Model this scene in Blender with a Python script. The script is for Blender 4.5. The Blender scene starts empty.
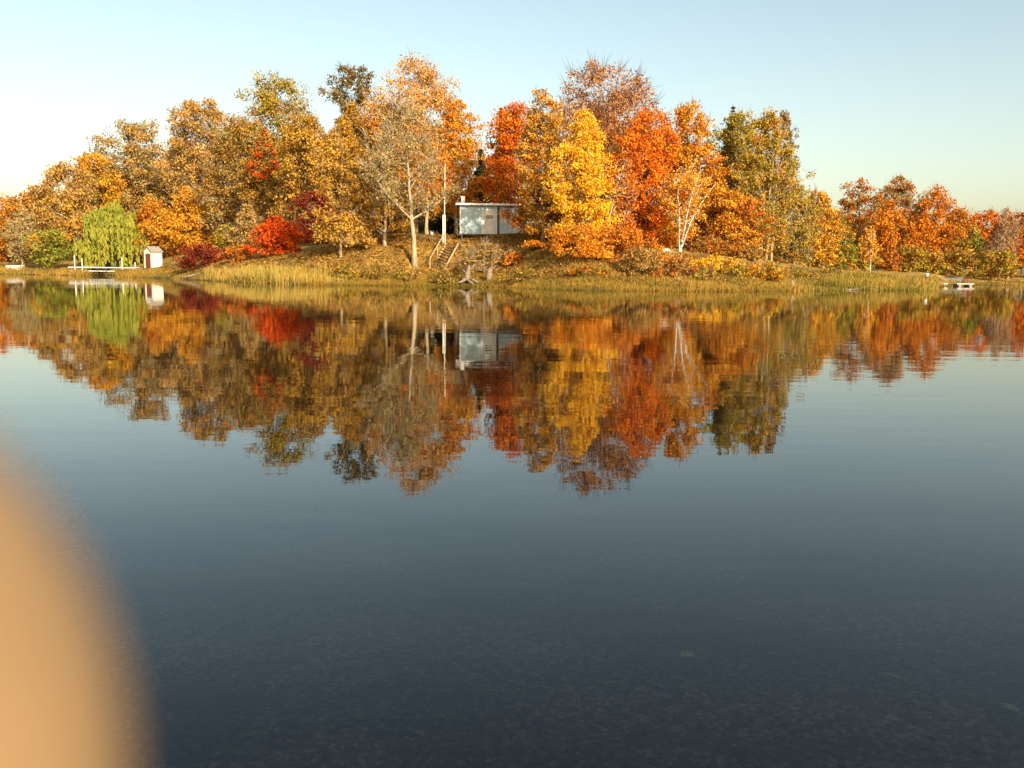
import bpy, bmesh, math, random
import numpy as np
from mathutils import Vector, Matrix

random.seed(7)
RNG = np.random.default_rng(11)
PI = math.pi
C = bpy.context.scene.collection
SC = bpy.context.scene
R = math.radians

# ------------------------------------------------------------------ camera model
W, H, F = 1024, 768, 900.0
CAM = np.array([0.0, 0.0, 1.38])
PITCH, ROLL = math.atan(115 / F), R(0.56)
fw = np.array([0, math.cos(PITCH), -math.sin(PITCH)])
r0 = np.array([1.0, 0, 0]); u0 = np.array([0, math.sin(PITCH), math.cos(PITCH)])
rt = r0 * math.cos(ROLL) + u0 * math.sin(ROLL)
up = u0 * math.cos(ROLL) - r0 * math.sin(ROLL)

def at(px, py, Y):
    d = fw + (px - 512) / F * rt + (384 - py) / F * up
    return CAM + d * (Y / d[1])

def ppm(Y):
    return F / Y * 0.992

# ------------------------------------------------------------------ terrain
SH_PX = [-900, -300, 0, 60, 84, 90, 108, 116, 150, 180, 210, 250, 300, 350, 400, 450, 500, 550, 600, 700, 770, 850, 920, 935, 946, 960, 985, 1024, 1300, 1900]
SH_Y = [130, 128, 124, 118, 112, 126, 126, 108, 101, 94, 85, 77, 71, 71, 70, 71, 69, 63, 61, 62, 65, 71, 73, 80, 100, 108, 110, 112, 112, 112]
PD = np.array([0, 2, 4, 6, 9, 13, 20, 40, 80, 160], float)
PR = {
    -900: [0, .15, .3, .45, .6, .8, 1.2, 3, 8, 12],
    150: [0, .15, .3, .45, .6, .8, 1.2, 3, 8, 12],
    200: [0, .3, .6, .9, 1.2, 1.6, 2.2, 4, 9, 12],
    300: [0, .4, .8, 1.2, 1.8, 2.4, 3, 4.5, 8, 11],
    380: [0, .35, .75, 1.4, 3.2, 4.3, 4.6, 5, 7, 10],
    560: [0, .35, .75, 1.4, 3.3, 4.4, 4.6, 5, 7, 10],
    620: [0, .3, .7, 1.2, 2.0, 2.8, 3.5, 4.5, 6, 9],
    700: [0, .25, .6, 1, 1.7, 2.5, 3, 4, 5, 8],
    775: [0, .2, .45, .7, 1.1, 1.6, 2.1, 3, 4, 7],
    850: [0, .2, .4, .6, .8, 1.05, 1.2, 1.5, 2.5, 6],
    940: [0, .1, .2, .3, .4, .6, .8, 1.2, 2, 5],
    1900: [0, .1, .2, .3, .4, .6, .8, 1.2, 2, 5]}
PK = sorted(PR)
PT = np.array([PR[k] for k in PK], float)

def px_of(x, y):
    return 512 + F * x / (np.maximum(y, 20.0) * math.cos(PITCH))

def bump(x, y):
    return (0.05 * np.sin(x * 1.3 + 0.7 * y) + 0.05 * np.sin(y * 1.7 - x * 0.6 + 1) + 0.04 * np.sin(x * 2.9 + 2) * np.sin(y * 2.3))

def shore(x, y):
    p = px_of(x, y)
    return np.interp(p, SH_PX, SH_Y) + 0.35 * np.sin(x * 0.9) + 0.2 * np.sin(x * 2.3 + 1)

def ground(x, y):
    x = np.asarray(x, float); y = np.asarray(y, float)
    p = px_of(x, y)
    d = y - shore(x, y)
    cols = np.stack([np.interp(p, PK, PT[:, i]) for i in range(len(PD))], -1)
    dd = np.clip(d, 0, 159.99)
    i = np.clip(np.searchsorted(PD, dd, side='right') - 1, 0, len(PD) - 2)
    a = np.take_along_axis(cols, i[..., None], -1)[..., 0]
    b = np.take_along_axis(cols, (i + 1)[..., None], -1)[..., 0]
    t = (dd - PD[i]) / (PD[i + 1] - PD[i])
    land = a + (b - a) * t + bump(x, y) * np.clip(d / 3, 0, 1)
    bed_far = np.maximum(d * 0.12, -1.6)
    near = np.interp(y, [-60, -8, -0.6, 0.5, 2.2, 6, 16, 30], [2.5, 1.0, 0.18, 0.0, -0.32, -0.55, -1.2, -1.6])
    bed = np.where(y < 30, near, bed_far) + 0.25 * bump(x, y) * np.clip(-near * 2, 0, 1)
    return np.where(d >= 0, land, bed)

def gz(x, y):
    return float(ground(np.array([x]), np.array([y]))[0])

# ------------------------------------------------------------------ object helpers
def tag(o, label=None, cat=None, group=None, kind=None):
    if label: o['label'] = label
    if cat: o['category'] = cat
    if group: o['group'] = group
    if kind: o['kind'] = kind
    return o

def empty(name, loc, rz=0.0):
    o = bpy.data.objects.new(name, None)
    o.empty_display_size = 0.2
    C.objects.link(o); o.location = loc; o.rotation_euler = (0, 0, rz)
    return o

class MB:
    """Collects boxes, tubes and prisms for ONE mesh object."""
    def __init__(s): s.v = []; s.f = []
    def add(s, vs, fs):
        b = len(s.v); s.v += [tuple(float(c) for c in p) for p in vs]; s.f += [tuple(b + i for i in q) for q in fs]; return s
    def box(s, x0, x1, y0, y1, z0, z1):
        vs = [(x0, y0, z0), (x1, y0, z0), (x1, y1, z0), (x0, y1, z0), (x0, y0, z1), (x1, y0, z1), (x1, y1, z1), (x0, y1, z1)]
        return s.add(vs, [(0, 3, 2, 1), (4, 5, 6, 7), (0, 1, 5, 4), (1, 2, 6, 5), (2, 3, 7, 6), (3, 0, 4, 7)])
    def tube(s, path, radii, n=6, cap=True):
        path = [np.asarray(p, float) for p in path]
        vs = []; m = len(path)
        prev = None
        for i in range(m):
            t = path[min(i + 1, m - 1)] - path[max(i - 1, 0)]
            t = t / (np.linalg.norm(t) + 1e-9)
            if prev is None:
                a = np.array([0, 0, 1.0]) if abs(t[2]) < 0.9 else np.array([1.0, 0, 0])
                x = np.cross(t, a)
            else:
                x = prev - t * np.dot(prev, t)
            x = x / (np.linalg.norm(x) + 1e-9); prev = x
            y = np.cross(t, x)
            for k in range(n):
                an = 2 * PI * k / n
                vs.append(path[i] + radii[i] * (math.cos(an) * x + math.sin(an) * y))
        fs = []
        for i in range(m - 1):
            for k in range(n):
                k2 = (k + 1) % n
                fs.append((i * n + k, i * n + k2, (i + 1) * n + k2, (i + 1) * n + k))
        if cap:
            fs.append(tuple(range(n - 1, -1, -1))); fs.append(tuple((m - 1) * n + k for k in range(n)))
        return s.add(vs, fs)
    def bar(s, a, b, r, n=6): return s.tube([a, b], [r, r], n)
    def build(s, name, mat, parent=None, smooth=False, bevel=0):
        me = bpy.data.meshes.new(name)
        me.from_pydata(s.v, [], s.f); me.update()
        if smooth: me.polygons.foreach_set('use_smooth', [True] * len(me.polygons))
        me.materials.append(mat)
        o = bpy.data.objects.new(name, me); C.objects.link(o)
        if parent: o.parent = parent
        if bevel:
            m = o.modifiers.new('bevel', 'BEVEL'); m.width = bevel; m.segments = 2; m.limit_method = 'ANGLE'
        return o

def quads_mesh(name, V, tint, mat, parent=None, tri=False):
    """V: (n,k,3) polygons of k corners; tint: (n,) value stored per face."""
    n, k = V.shape[0], V.shape[1]
    me = bpy.data.meshes.new(name)
    me.vertices.add(n * k); me.loops.add(n * k); me.polygons.add(n)
    me.vertices.foreach_set('co', V.reshape(-1).astype(np.float32))
    me.loops.foreach_set('vertex_index', np.arange(n * k, dtype=np.int32))
    me.polygons.foreach_set('loop_start', np.arange(0, n * k, k, dtype=np.int32))
    me.update(calc_edges=True)
    at_ = me.attributes.new('tint', 'FLOAT', 'FACE')
    at_.data.foreach_set('value', np.clip(tint, 0, 1).astype(np.float32))
    me.materials.append(mat)
    o = bpy.data.objects.new(name, me); C.objects.link(o)
    if parent: o.parent = parent
    return o

# ------------------------------------------------------------------ materials
def new_mat(name):
    m = bpy.data.materials.new(name); m.use_nodes = True
    nt = m.node_tree; nt.nodes.clear()
    out = nt.nodes.new('ShaderNodeOutputMaterial')
    return m, nt, out

def ramp(nt, stops, interp='LINEAR'):
    r = nt.nodes.new('ShaderNodeValToRGB'); cr = r.color_ramp; cr.interpolation = interp
    while len(cr.elements) > 1: cr.elements.remove(cr.elements[-1])
    cr.elements[0].position = stops[0][0]; cr.elements[0].color = (*stops[0][1], 1)
    for p, c in stops[1:]:
        e = cr.elements.new(p); e.color = (*c, 1)
    return r

def surf(name, c1, c2, scale=6, rough=0.8, bumpd=0.0, stretch=(1, 1, 1), contrast=(0.35, 0.65), spec=0.3):
    m, nt, out = new_mat(name)
    tc = nt.nodes.new('ShaderNodeTexCoord'); mp = nt.nodes.new('ShaderNodeMapping'); mp.inputs['Scale'].default_value = stretch
    nz = nt.nodes.new('ShaderNodeTexNoise'); nz.inputs['Scale'].default_value = scale; nz.inputs['Detail'].default_value = 6
    nt.links.new(tc.outputs['Object'], mp.inputs[0]); nt.links.new(mp.outputs[0], nz.inputs['Vector'])
    rp = ramp(nt, [(contrast[0], c1), (contrast[1], c2)])
    nt.links.new(nz.outputs['Fac'], rp.inputs[0])
    b = nt.nodes.new('ShaderNodeBsdfPrincipled'); b.inputs['Roughness'].default_value = rough
    b.inputs['Specular IOR Level'].default_value = spec
    nt.links.new(rp.outputs[0], b.inputs['Base Color'])
    if bumpd:
        bp = nt.nodes.new('ShaderNodeBump'); bp.inputs['Distance'].default_value = bumpd
        nt.links.new(nz.outputs['Fac'], bp.inputs['Height']); nt.links.new(bp.outputs[0], b.inputs['Normal'])
    nt.links.new(b.outputs[0], out.inputs[0])
    return m

def leaf_mat(name, cols, trans=0.2):
    m, nt, out = new_mat('leaves_' + name)
    a = nt.nodes.new('ShaderNodeAttribute'); a.attribute_name = 'tint'
    n = len(cols)
    rp = ramp(nt, [(0.08 + 0.84 * i / (n - 1), c) for i, c in enumerate(cols)])
    nt.links.new(a.outputs['Fac'], rp.inputs[0])
    d = nt.nodes.new('ShaderNodeBsdfDiffuse'); t = nt.nodes.new('ShaderNodeBsdfTranslucent')
    mx = nt.nodes.new('ShaderNodeMixShader'); mx.inputs[0].default_value = trans
    nt.links.new(rp.outputs[0], d.inputs[0]); nt.links.new(rp.outputs[0], t.inputs[0])
    nt.links.new(d.outputs[0], mx.inputs[1]); nt.links.new(t.outputs[0], mx.inputs[2])
    nt.links.new(mx.outputs[0], out.inputs[0])
    return m

PAL = {
    'gold':   [(.28, .15, .022), (.52, .27, .034), (.62, .35, .05), (.40, .24, .035)],
    'tan':    [(.22, .13, .035), (.40, .23, .055), (.52, .31, .085), (.34, .16, .03)],
    'brown':  [(.17, .09, .022), (.34, .18, .034), (.46, .25, .05), (.25, .16, .032)],
    'pale':   [(.36, .19, .06), (.56, .29, .08), (.66, .37, .11), (.60, .22, .04)],
    'grey':   [(.20, .14, .05), (.33, .24, .085), (.42, .31, .12), (.25, .16, .05)],
    'orange': [(.38, .12, .014), (.64, .21, .018), (.72, .28, .025), (.54, .15, .014)],
    'amber':  [(.40, .16, .018), (.64, .28, .026), (.72, .37, .04), (.52, .21, .02)],
    'rust':   [(.26, .08, .014), (.48, .15, .02), (.58, .21, .028), (.38, .12, .02)],
    'red':    [(.36, .04, .010), (.64, .075, .010), (.72, .13, .015), (.52, .08, .012)],
    'scarlet': [(.46, .085, .010), (.70, .15, .013), (.76, .23, .02), (.64, .13, .012)],
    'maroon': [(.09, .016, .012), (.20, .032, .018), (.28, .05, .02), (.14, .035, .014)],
    'yellow': [(.52, .24, .014), (.82, .42, .02), (.88, .50, .035), (.70, .30, .016)],
    'olive':  [(.13, .105, .016), (.31, .225, .026), (.43, .31, .036), (.42, .25, .028)],
    'lime':   [(.09, .10, .018), (.20, .215, .03), (.31, .30, .045), (.26, .205, .03)],
    'bronze': [(.08, .06, .014), (.17, .115, .022), (.26, .16, .026), (.28, .13, .022)],
    'conifer': [(.018, .026, .010), (.032, .045, .014), (.055, .068, .02), (.08, .075, .02)],
    'pink':   [(.26, .11, .05), (.42, .19, .075), (.50, .25, .10), (.46, .16, .04)],
}
LM = {k: leaf_mat(k, v) for k, v in PAL.items()}
BARK = {
    'dark': surf('bark_dark', (.045, .032, .02), (.12, .085, .05), 5, .95, .02, (3, 3, .6)),
    'pale': surf('bark_pale', (.24, .18, .10), (.46, .36, .23), 4, .9, .02, (3, 3, .5)),
    'white': surf('bark_white', (.07, .06, .05), (.60, .57, .50), 2.2, .85, .01, (1.5, 1.5, 3.5), (.40, .52)),
    'grey': surf('bark_grey', (.16, .13, .09), (.34, .28, .19), 5, .95, .02, (3, 3, .6)),
}
M = {
    'white': surf('white_paint', (.70, .70, .66), (.82, .82, .78), 4, .6),
    'cream': surf('cream_paint', (.58, .54, .43), (.74, .70, .58), 3, .6),
    'shedwall': surf('pale_blue_paint', (.29, .40, .43), (.40, .50, .53), 3, .6),
    'door': surf('grey_white_door', (.52, .52, .46), (.64, .63, .56), 3, .6),
    'glass': surf('dark_glass', (.01, .012, .014), (.025, .028, .03), 2, .08, spec=.6),
    'redbrown': surf('red_brown_paint', (.12, .03, .02), (.19, .05, .03), 5, .6),
    'roof': surf('grey_shingle', (.20, .18, .15), (.32, .29, .24), 9, .9),
    'wood': surf('weathered_wood', (.30, .20, .10), (.52, .37, .19), 5, .85, .004, (8, 1, 1)),
    'darkwood': surf('dark_wood', (.05, .035, .02), (.11, .08, .05), 5, .9),
    'drift': surf('driftwood', (.12, .085, .055), (.30, .225, .155), 6, .9, .01, (1, 1, 1)),
    'stone': surf('pale_concrete', (.28, .25, .20), (.46, .42, .34), 3, .9),
    'grey': surf('grey_metal', (.25, .26, .27), (.36, .37, .38), 3, .45),
    'dullgrey': surf('dull_grey_paint', (.09, .10, .09), (.15, .16, .14), 4, .9, spec=.05),
    'maroon': surf('maroon_plastic', (.10, .015, .02), (.15, .025, .03), 3, .5),
}
def grass_mat(name, cols): return leaf_mat(name, cols, .35)
GR = grass_mat('shore_grass', [(.10, .08, .02), (.20, .15, .03), (.36, .22, .045), (.44, .26, .055)])
RD = grass_mat('cattails', [(.22, .15, .03), (.42, .28, .055), (.54, .38, .10), (.26, .23, .04)])
FL = grass_mat('fallen_leaves', [(.24, .13, .03), (.44, .25, .055), (.52, .33, .085), (.42, .17, .03)])
GG = grass_mat('bank_grass', [(.10, .09, .022), (.20, .17, .034), (.38, .26, .055), (.46, .30, .07)])

# ------------------------------------------------------------------ ground sheet, water
def ground_mat():
    m, nt, out = new_mat('ground_leaf_litter_and_lake_bed')
    L = nt.links.new
    g = nt.nodes.new('ShaderNodeNewGeometry')
    sp = nt.nodes.new('ShaderNodeSeparateXYZ'); L(g.outputs['Position'], sp.inputs[0])
    def noise(s, d=5):
        n = nt.nodes.new('ShaderNodeTexNoise'); n.inputs['Scale'].default_value = s; n.inputs['Detail'].default_value = d
        L(g.outputs['Position'], n.inputs['Vector']); return n
    # dry land
    r1 = ramp(nt, [(.3, (.18, .11, .035)), (.5, (.38, .23, .06)), (.62, (.27, .20, .05)), (.75, (.46, .28, .075))])
    n1 = noise(1.7, 8); L(n1.outputs['Fac'], r1.inputs[0])
    n5 = noise(.33, 4); r5 = ramp(nt, [(.36, (.42, .40, .34)), (.5, (.85, .85, .8)), (.62, (1, 1, 1))]); L(n5.outputs['Fac'], r5.inputs[0])
    mp_ = nt.nodes.new('ShaderNodeMix'); mp_.data_type = 'RGBA'; mp_.blend_type = 'MULTIPLY'; mp_.inputs['Factor'].default_value = 1
    L(r1.outputs[0], mp_.inputs['A']); L(r5.outputs[0], mp_.inputs['B'])
    # a strip of wet mud along the waterline
    mud = nt.nodes.new('ShaderNodeMapRange'); mud.inputs['From Min'].default_value = .06; mud.inputs['From Max'].default_value = .22
    L(sp.outputs['Z'], mud.inputs['Value'])
    mm = nt.nodes.new('ShaderNodeMix'); mm.data_type = 'RGBA'; mm.inputs['A'].default_value = (.07, .05, .03, 1)
    L(mud.outputs[0], mm.inputs['Factor']); L(mp_.outputs['Result'], mm.inputs['B'])
    # lake bed: brown sand, pebbles and sunk leaves
    v = nt.nodes.new('ShaderNodeTexVoronoi'); v.inputs['Scale'].default_value = 48; L(g.outputs['Position'], v.inputs['Vector'])
    r2 = ramp(nt, [(.0, (.05, .032, .024)), (.45, (.12, .08, .058)), (.72, (.19, .13, .085)), (.9, (.36, .26, .14)), (1, (.08, .075, .05))])
    sc_ = nt.nodes.new('ShaderNodeSeparateColor'); L(v.outputs['Color'], sc_.inputs[0]); L(sc_.outputs[0], r2.inputs[0])
    n2 = noise(.9, 5); r3 = ramp(nt, [(.35, (.35, .35, .35)), (.65, (1, 1, 1))]); L(n2.outputs['Fac'], r3.inputs[0])
    mu = nt.nodes.new('ShaderNodeMix'); mu.data_type = 'RGBA'; mu.blend_type = 'MULTIPLY'; mu.inputs['Factor'].default_value = 1
    L(r2.outputs[0], mu.inputs['A']); L(r3.outputs[0], mu.inputs['B'])
    st = nt.nodes.new('ShaderNodeMapRange'); st.inputs['From Min'].default_value = -.05; st.inputs['From Max'].default_value = .08
    L(sp.outputs['Z'], st.inputs['Value'])
    mx = nt.nodes.new('ShaderNodeMix'); mx.data_type = 'RGBA'
    L(st.outputs[0], mx.inputs['Factor']); L(mu.outputs['Result'], mx.inputs['A']); L(mm.outputs['Result'], mx.inputs['B'])
    b = nt.nodes.new('ShaderNodeBsdfPrincipled'); b.inputs['Roughness'].default_value = .95; b.inputs['Specular IOR Level'].default_value = .1
    L(mx.outputs['Result'], b.inputs['Base Color'])
    bp = nt.nodes.new('ShaderNodeBump'); bp.inputs['Distance'].default_value = .05; n3 = noise(7, 6)
    L(n3.outputs['Fac'], bp.inputs['Height']); L(bp.outputs[0], b.inputs['Normal'])
    L(b.outputs[0], out.inputs[0])
    return m

def axis(*segs):
    out = []
    for a, b, s in segs: out += list(np.arange(a, b, s))
    return np.array(out + [segs[-1][1]])
gx = axis((-3000, -400, 200), (-400, -130, 15), (-130, -8, .7), (-8, 8, .25), (8, 130, .7), (130, 400, 15), (400, 3000, 200))
gy = axis((-600, -60, 60), (-60, -4, 4), (-4, 9, .25), (9, 58, 2), (58, 150, .6), (150, 300, 6), (300, 600, 25), (600, 4000, 200))
GX, GY = np.meshgrid(gx, gy)
GZ = ground(GX, GY)
nx, ny = len(gx), len(gy)
me = bpy.data.meshes.new('ground')
me.vertices.add(nx * ny)
me.vertices.foreach_set('co', np.stack([GX, GY, GZ], -1).reshape(-1).astype(np.float32))
ii, jj = np.meshgrid(np.arange(nx - 1), np.arange(ny - 1))
q = (jj * nx + ii).reshape(-1)
Fq = np.stack([q, q + 1, q + nx + 1, q + nx], -1).astype(np.int32)
me.loops.add(Fq.size); me.polygons.add(len(Fq))
me.loops.foreach_set('vertex_index', Fq.reshape(-1))
me.polygons.foreach_set('loop_start', np.arange(0, Fq.size, 4, dtype=np.int32))
me.polygons.foreach_set('use_smooth', [True] * len(Fq))
me.update(calc_edges=True)
me.materials.append(ground_mat())
go = bpy.data.objects.new('ground', me); C.objects.link(go)
tag(go, 'leaf covered ground and shallow brown lake bed', 'ground', kind='structure')

def water_mat():
    m, nt, out = new_mat('lake_water')
    L = nt.links.new
    g = nt.nodes.new('ShaderNodeNewGeometry')
    def noise(scale, vec, detail=3):
        mp = nt.nodes.new('ShaderNodeMapping'); mp.inputs['Scale'].default_value = vec
        L(g.outputs['Position'], mp.inputs[0])
        n = nt.nodes.new('ShaderNodeTexNoise'); n.inputs['Scale'].default_value = scale; n.inputs['Detail'].default_value = detail
        L(mp.outputs[0], n.inputs['Vector']); return n
    a = noise(.8, (.55, 1.6, 1), 3); b = noise(5, (.6, 1.3, 1), 2)
    patch = noise(.05, (.6, 1.4, 1), 2)
    pr = nt.nodes.new('ShaderNodeMapRange'); pr.inputs['From Min'].default_value = .46; pr.inputs['From Max'].default_value = .72
    pr.inputs['To Min'].default_value = .5; pr.inputs['To Max'].default_value = 1.8
    L(patch.outputs['Fac'], pr.inputs['Value'])
    ad = nt.nodes.new('ShaderNodeMath'); ad.operation = 'MULTIPLY_ADD'; ad.inputs[1].default_value = .10
    L(b.outputs['Fac'], ad.inputs[0]); L(a.outputs['Fac'], ad.inputs[2])
    ml = nt.nodes.new('ShaderNodeMath'); ml.operation = 'MULTIPLY'; L(ad.outputs[0], ml.inputs[0]); L(pr.outputs[0], ml.inputs[1])
    bp = nt.nodes.new('ShaderNodeBump'); bp.inputs['Strength'].default_value = 1; bp.inputs['Distance'].default_value = .0045
    L(ml.outputs[0], bp.inputs['Height'])
    fr = nt.nodes.new('ShaderNodeFresnel'); fr.inputs['IOR'].default_value = 1.333; L(bp.outputs[0], fr.inputs['Normal'])
    gl = nt.nodes.new('ShaderNodeBsdfGlossy'); gl.inputs['Roughness'].default_value = .012; gl.inputs['Color'].default_value = (.96, .97, .97, 1)
    L(bp.outputs[0], gl.inputs['Normal'])
    tr = nt.nodes.new('ShaderNodeBsdfTransparent'); tr.inputs['Color'].default_value = (.62, .66, .64, 1)
    mx = nt.nodes.new('ShaderNodeMixShader')
    L(fr.outputs[0], mx.inputs[0]); L(tr.outputs[0], mx.inputs[1]); L(gl.outputs[0], mx.inputs[2])
    L(mx.outputs[0], out.inputs[0])
    return m
wb = MB().add([(-1500, -200, 0), (1500, -200, 0), (1500, 1500, 0), (-1500, 1500, 0)], [(0, 1, 2, 3)])
tag(wb.build('water', water_mat()), 'calm lake water mirroring the autumn trees', 'water', kind='structure')

# ------------------------------------------------------------------ trees
def unit(v): return v / (np.linalg.norm(v, axis=-1, keepdims=True) + 1e-9)

def leaf_quads(P, N, size, el=0.62):
    n = len(P)
    N = unit(N)
    A = unit(np.cross(N, RNG.normal(size=(n, 3))))
    B = np.cross(N, A)
    s = size * RNG.uniform(.65, 1.35, n)[:, None]
    A = A * s * .62; B = B * s * .62 * el
    bend = N * s * .12
    return np.stack([P + A - bend, P + B + bend, P - A - bend, P - B + bend], 1)

def strand_quads(P, size, length):
    n = len(P)
    an = RNG.uniform(0, 2 * PI, n)
    A = np.stack([np.cos(an), np.sin(an), np.zeros(n)], -1) * size * .5
    B = np.stack([RNG.normal(0, .15, n), RNG.normal(0, .15, n), -np.ones(n)], -1) * (length * RNG.uniform(.6, 1.3, n))[:, None]
    return np.stack([P - A, P + A, P + A * .6 + B, P - A * .6 + B], 1)

def envelope(shape, t):
    """relative radius of the crown at relative height t (0 bottom .. 1 top)"""
    if shape == 'round': return np.sqrt(np.clip(1 - (2 * t - 1) ** 2, 0, 1)) ** .8
    if shape == 'dome': return np.where(t < .3, .72 + .93 * t, np.sqrt(np.clip(1 - ((t - .3) / .7) ** 2, 0, 1)))
    if shape == 'oval': return np.where(t < .35, .6 + 1.14 * t, np.clip(1 - ((t - .35) / .65) ** 1.8, 0, 1))
    if shape == 'column': return np.where(t < .5, .8 + .4 * t, np.clip(1 - ((t - .5) / .5) ** 2.2, 0, 1) ** .9)
    if shape == 'vase': return np.where(t < .7, .35 + .93 * t, np.sqrt(np.clip(1 - ((t - .7) / .3) ** 2, 0, 1)))
    if shape == 'cone': return np.clip(1.02 - t, 0.04, 1)
    return np.ones_like(t)

def tree(name, label, px, top, bot, hw, D, pal, shape='dome', dens=1.0, bark='dark', cat='tree', lean=0.0,
         base_px=None, tr=None, twig=0.35, group=None, leafpx=1.85, stems=None, second=None, trunk_top=.82, limb=1.0, back=0.0):
    """One tree: root empty at its base > trunk (with limbs), crown."""
    s = D / (F * .992)                       # metres per photo pixel at this distance
    ctop = at(px, top, D); cbot = at(px, bot, D)
    bx = at(base_px if base_px is not None else px + lean, bot, D)[0]
    bz = gz(bx, D)
    root = empty(name, (bx, D, bz))
    tag(root, label, cat, group)
    O = np.array([bx, D, bz])
    cz0 = max(cbot[2], bz + .05); cz1 = ctop[2]; hh = cz1 - cz0; rx = hw * s
    cx = ctop[0]
    height = cz1 - bz
    # lobes that make the outline uneven
    ph = RNG.uniform(0, 2 * PI, 6); am = RNG.uniform(.08, .24, 6)
    def rad(t, az):
        r = envelope(shape, t)
        k = 1 + am[0] * np.sin(2 * az + ph[0]) + am[1] * np.sin(3 * az + ph[1] + 4 * t) + am[2] * np.sin(5 * az + ph[2] - 7 * t) + am[3] * np.sin(9 * t + ph[3] + az)
        return r * k * 1.06
    area = hw * 2 * (bot - top) * .8
    nleaf = int(min(34000, max(500, area / (leafpx * leafpx * .33) * 3.1 * dens)))
    cl_r = min(1.1, max(.30, rx * .22))     # clump radius in metres
    ncl = int(np.clip(2.4 * (rx * hh) / (cl_r ** 2), 16, 210))
    t = RNG.uniform(.02, .99, ncl * 3)
    keep = RNG.uniform(0, 1, len(t)) < np.clip(envelope(shape, t) + .15, 0, 1)
    t = t[keep][:ncl]; ncl = len(t)
    az = RNG.uniform(0, 2 * PI, ncl)
    rr = RNG.uniform(.2, 1.0, ncl) ** .5 + np.where(RNG.uniform(0, 1, ncl) < .16, RNG.uniform(0, .24, ncl), 0)
    rd = rad(t, az) * rr * rx
    cc = np.stack([cx + np.cos(az) * rd, D + back + np.sin(az) * rd * .85, cz0 + np.clip(t + RNG.normal(0, .03, ncl), .01, 1.02) * hh * .97], -1)
    # trunk
    tb = MB()
    r_tr = tr if tr is not None else max(.05, height * .0125)
    tips = []
    stems_ = stems or [(0, cx - bx, trunk_top)]
    trunks = []
    for (off, dx, tt) in stems_:
        n = 9
        p0 = np.array([bx + off, D, bz - .25])
        p1 = np.array([bx + dx, D + RNG.uniform(-.4, .4), bz + height * tt])
        w = RNG.normal(0, height * .005, (n, 3)); w[0] = 0; w[:, 2] = 0
        pts = [p0 + (p1 - p0) * k / (n - 1) + np.array([0, 0, 0]) + w[k] for k in range(n)]
        if dx: # bow outward rather than straight
            for k in range(n): pts[k][0] += -dx * .18 * math.sin(PI * k / (n - 1))
        rs = [r_tr * (1.35 if k == 0 else 1) * (1 - .86 * k / (n - 1)) + .012 for k in range(n)]
        if shape == 'bush': rs = [x * .6 for x in rs]
        tb.tube(pts, rs, 7)
        trunks.append((np.array(pts), np.array(rs)))
    # limbs: each joins the trunk well below the clump it carries
    def join(target, low=.0):
        pts, rs = trunks[RNG.integers(len(trunks))]
        hd = math.hypot(target[0] - cx, target[1] - D)
        zt = target[2] - hd * RNG.uniform(.5, 1.1) - .3
        zt = min(max(zt, bz + height * (.12 if limb >= 1 else .34), cz0 - height * .08), pts[-1][2])
        zs = pts[:, 2]
        k = np.interp(zt, zs, np.arange(len(zs)))
        i0 = int(min(k, len(zs) - 2)); f = k - i0
        return pts[i0] * (1 - f) + pts[i0 + 1] * f, rs[i0] * (1 - f) + rs[i0 + 1] * f
    nl = min(ncl, 16)
    order = RNG.permutation(ncl)
    limbs = []
    for i in order[:nl]:
        a, ra = join(cc[i]); b = cc[i]
        mid = a * .5 + b * .5 + np.array([0, 0, -.10 * np.linalg.norm(b - a) * RNG.uniform(.2, 1)]) + RNG.normal(0, .12, 3)
        q1 = a * .75 + mid * .25; q2 = mid
        r1 = max(.02, min(ra * .62, .16) * limb)
        pts = [a, a * .45 + mid * .55, mid, mid * .5 + b * .5 + np.array([0, 0, .08]), b]
        tb.tube(pts, [r1, r1 * .8, r1 * .6, r1 * .38, .015], 5, False)
        limbs.append(np.array(pts))
    allp = np.concatenate(limbs) if limbs else np.zeros((1, 3))
    for i in order[nl:]:
        b = cc[i]
        dd = np.linalg.norm(allp - b, axis=1) + np.where(allp[:, 2] > b[2], 3, 0)
        a = allp[np.argmin(dd)]
        mid = (a + b) / 2 + RNG.normal(0, .1, 3)
        rw = max(.018, r_tr * .14)
        tb.tube([a, mid, b], [rw, rw * .7, .010], 4, False)
    if twig > 0:
        ntw = int(ncl * 5 * twig)
        for _ in range(ntw):
            i = RNG.integers(ncl); a = cc[i]
            d = unit(np.array([a[0] - cx, a[1] - D, (a[2] - cz0) * .5 + .4 * rx]) + RNG.normal(0, rx * .45, 3))
            ln = cl_r * RNG.uniform(.9, 1.9)
            b = a + d * ln
            tb.tube([a, a + d * ln * .5 + RNG.normal(0, .08, 3), b], [.02, .014, .006 * max(1, D / 70)], 3, False)
    tr_o = tb
    # crown leaves
    w = RNG.uniform(.4, 1.6, ncl); w /= w.sum()
    ci = RNG.choice(ncl, nleaf, p=w)
    ctint = RNG.uniform(.15, .85, ncl)
    g = RNG.normal(size=(nleaf, 3)); g = unit(g) * (RNG.uniform(0, 1, nleaf) ** .5)[:, None]
    off = g * np.array([1.3, 1.3, .9]) * cl_r * (.62 + .62 * RNG.uniform(0, 1, ncl)[ci])[:, None]
    P = cc[ci] + off
    # loose leaves between the clumps
    lo = np.where(RNG.uniform(0, 1, nleaf) < .09)[0]
    tl = RNG.uniform(.02, .97, len(lo)); al = RNG.uniform(0, 2 * PI, len(lo)); rl_ = rad(tl, al) * rx * RNG.uniform(0, 1, len(lo)) ** .45
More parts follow.
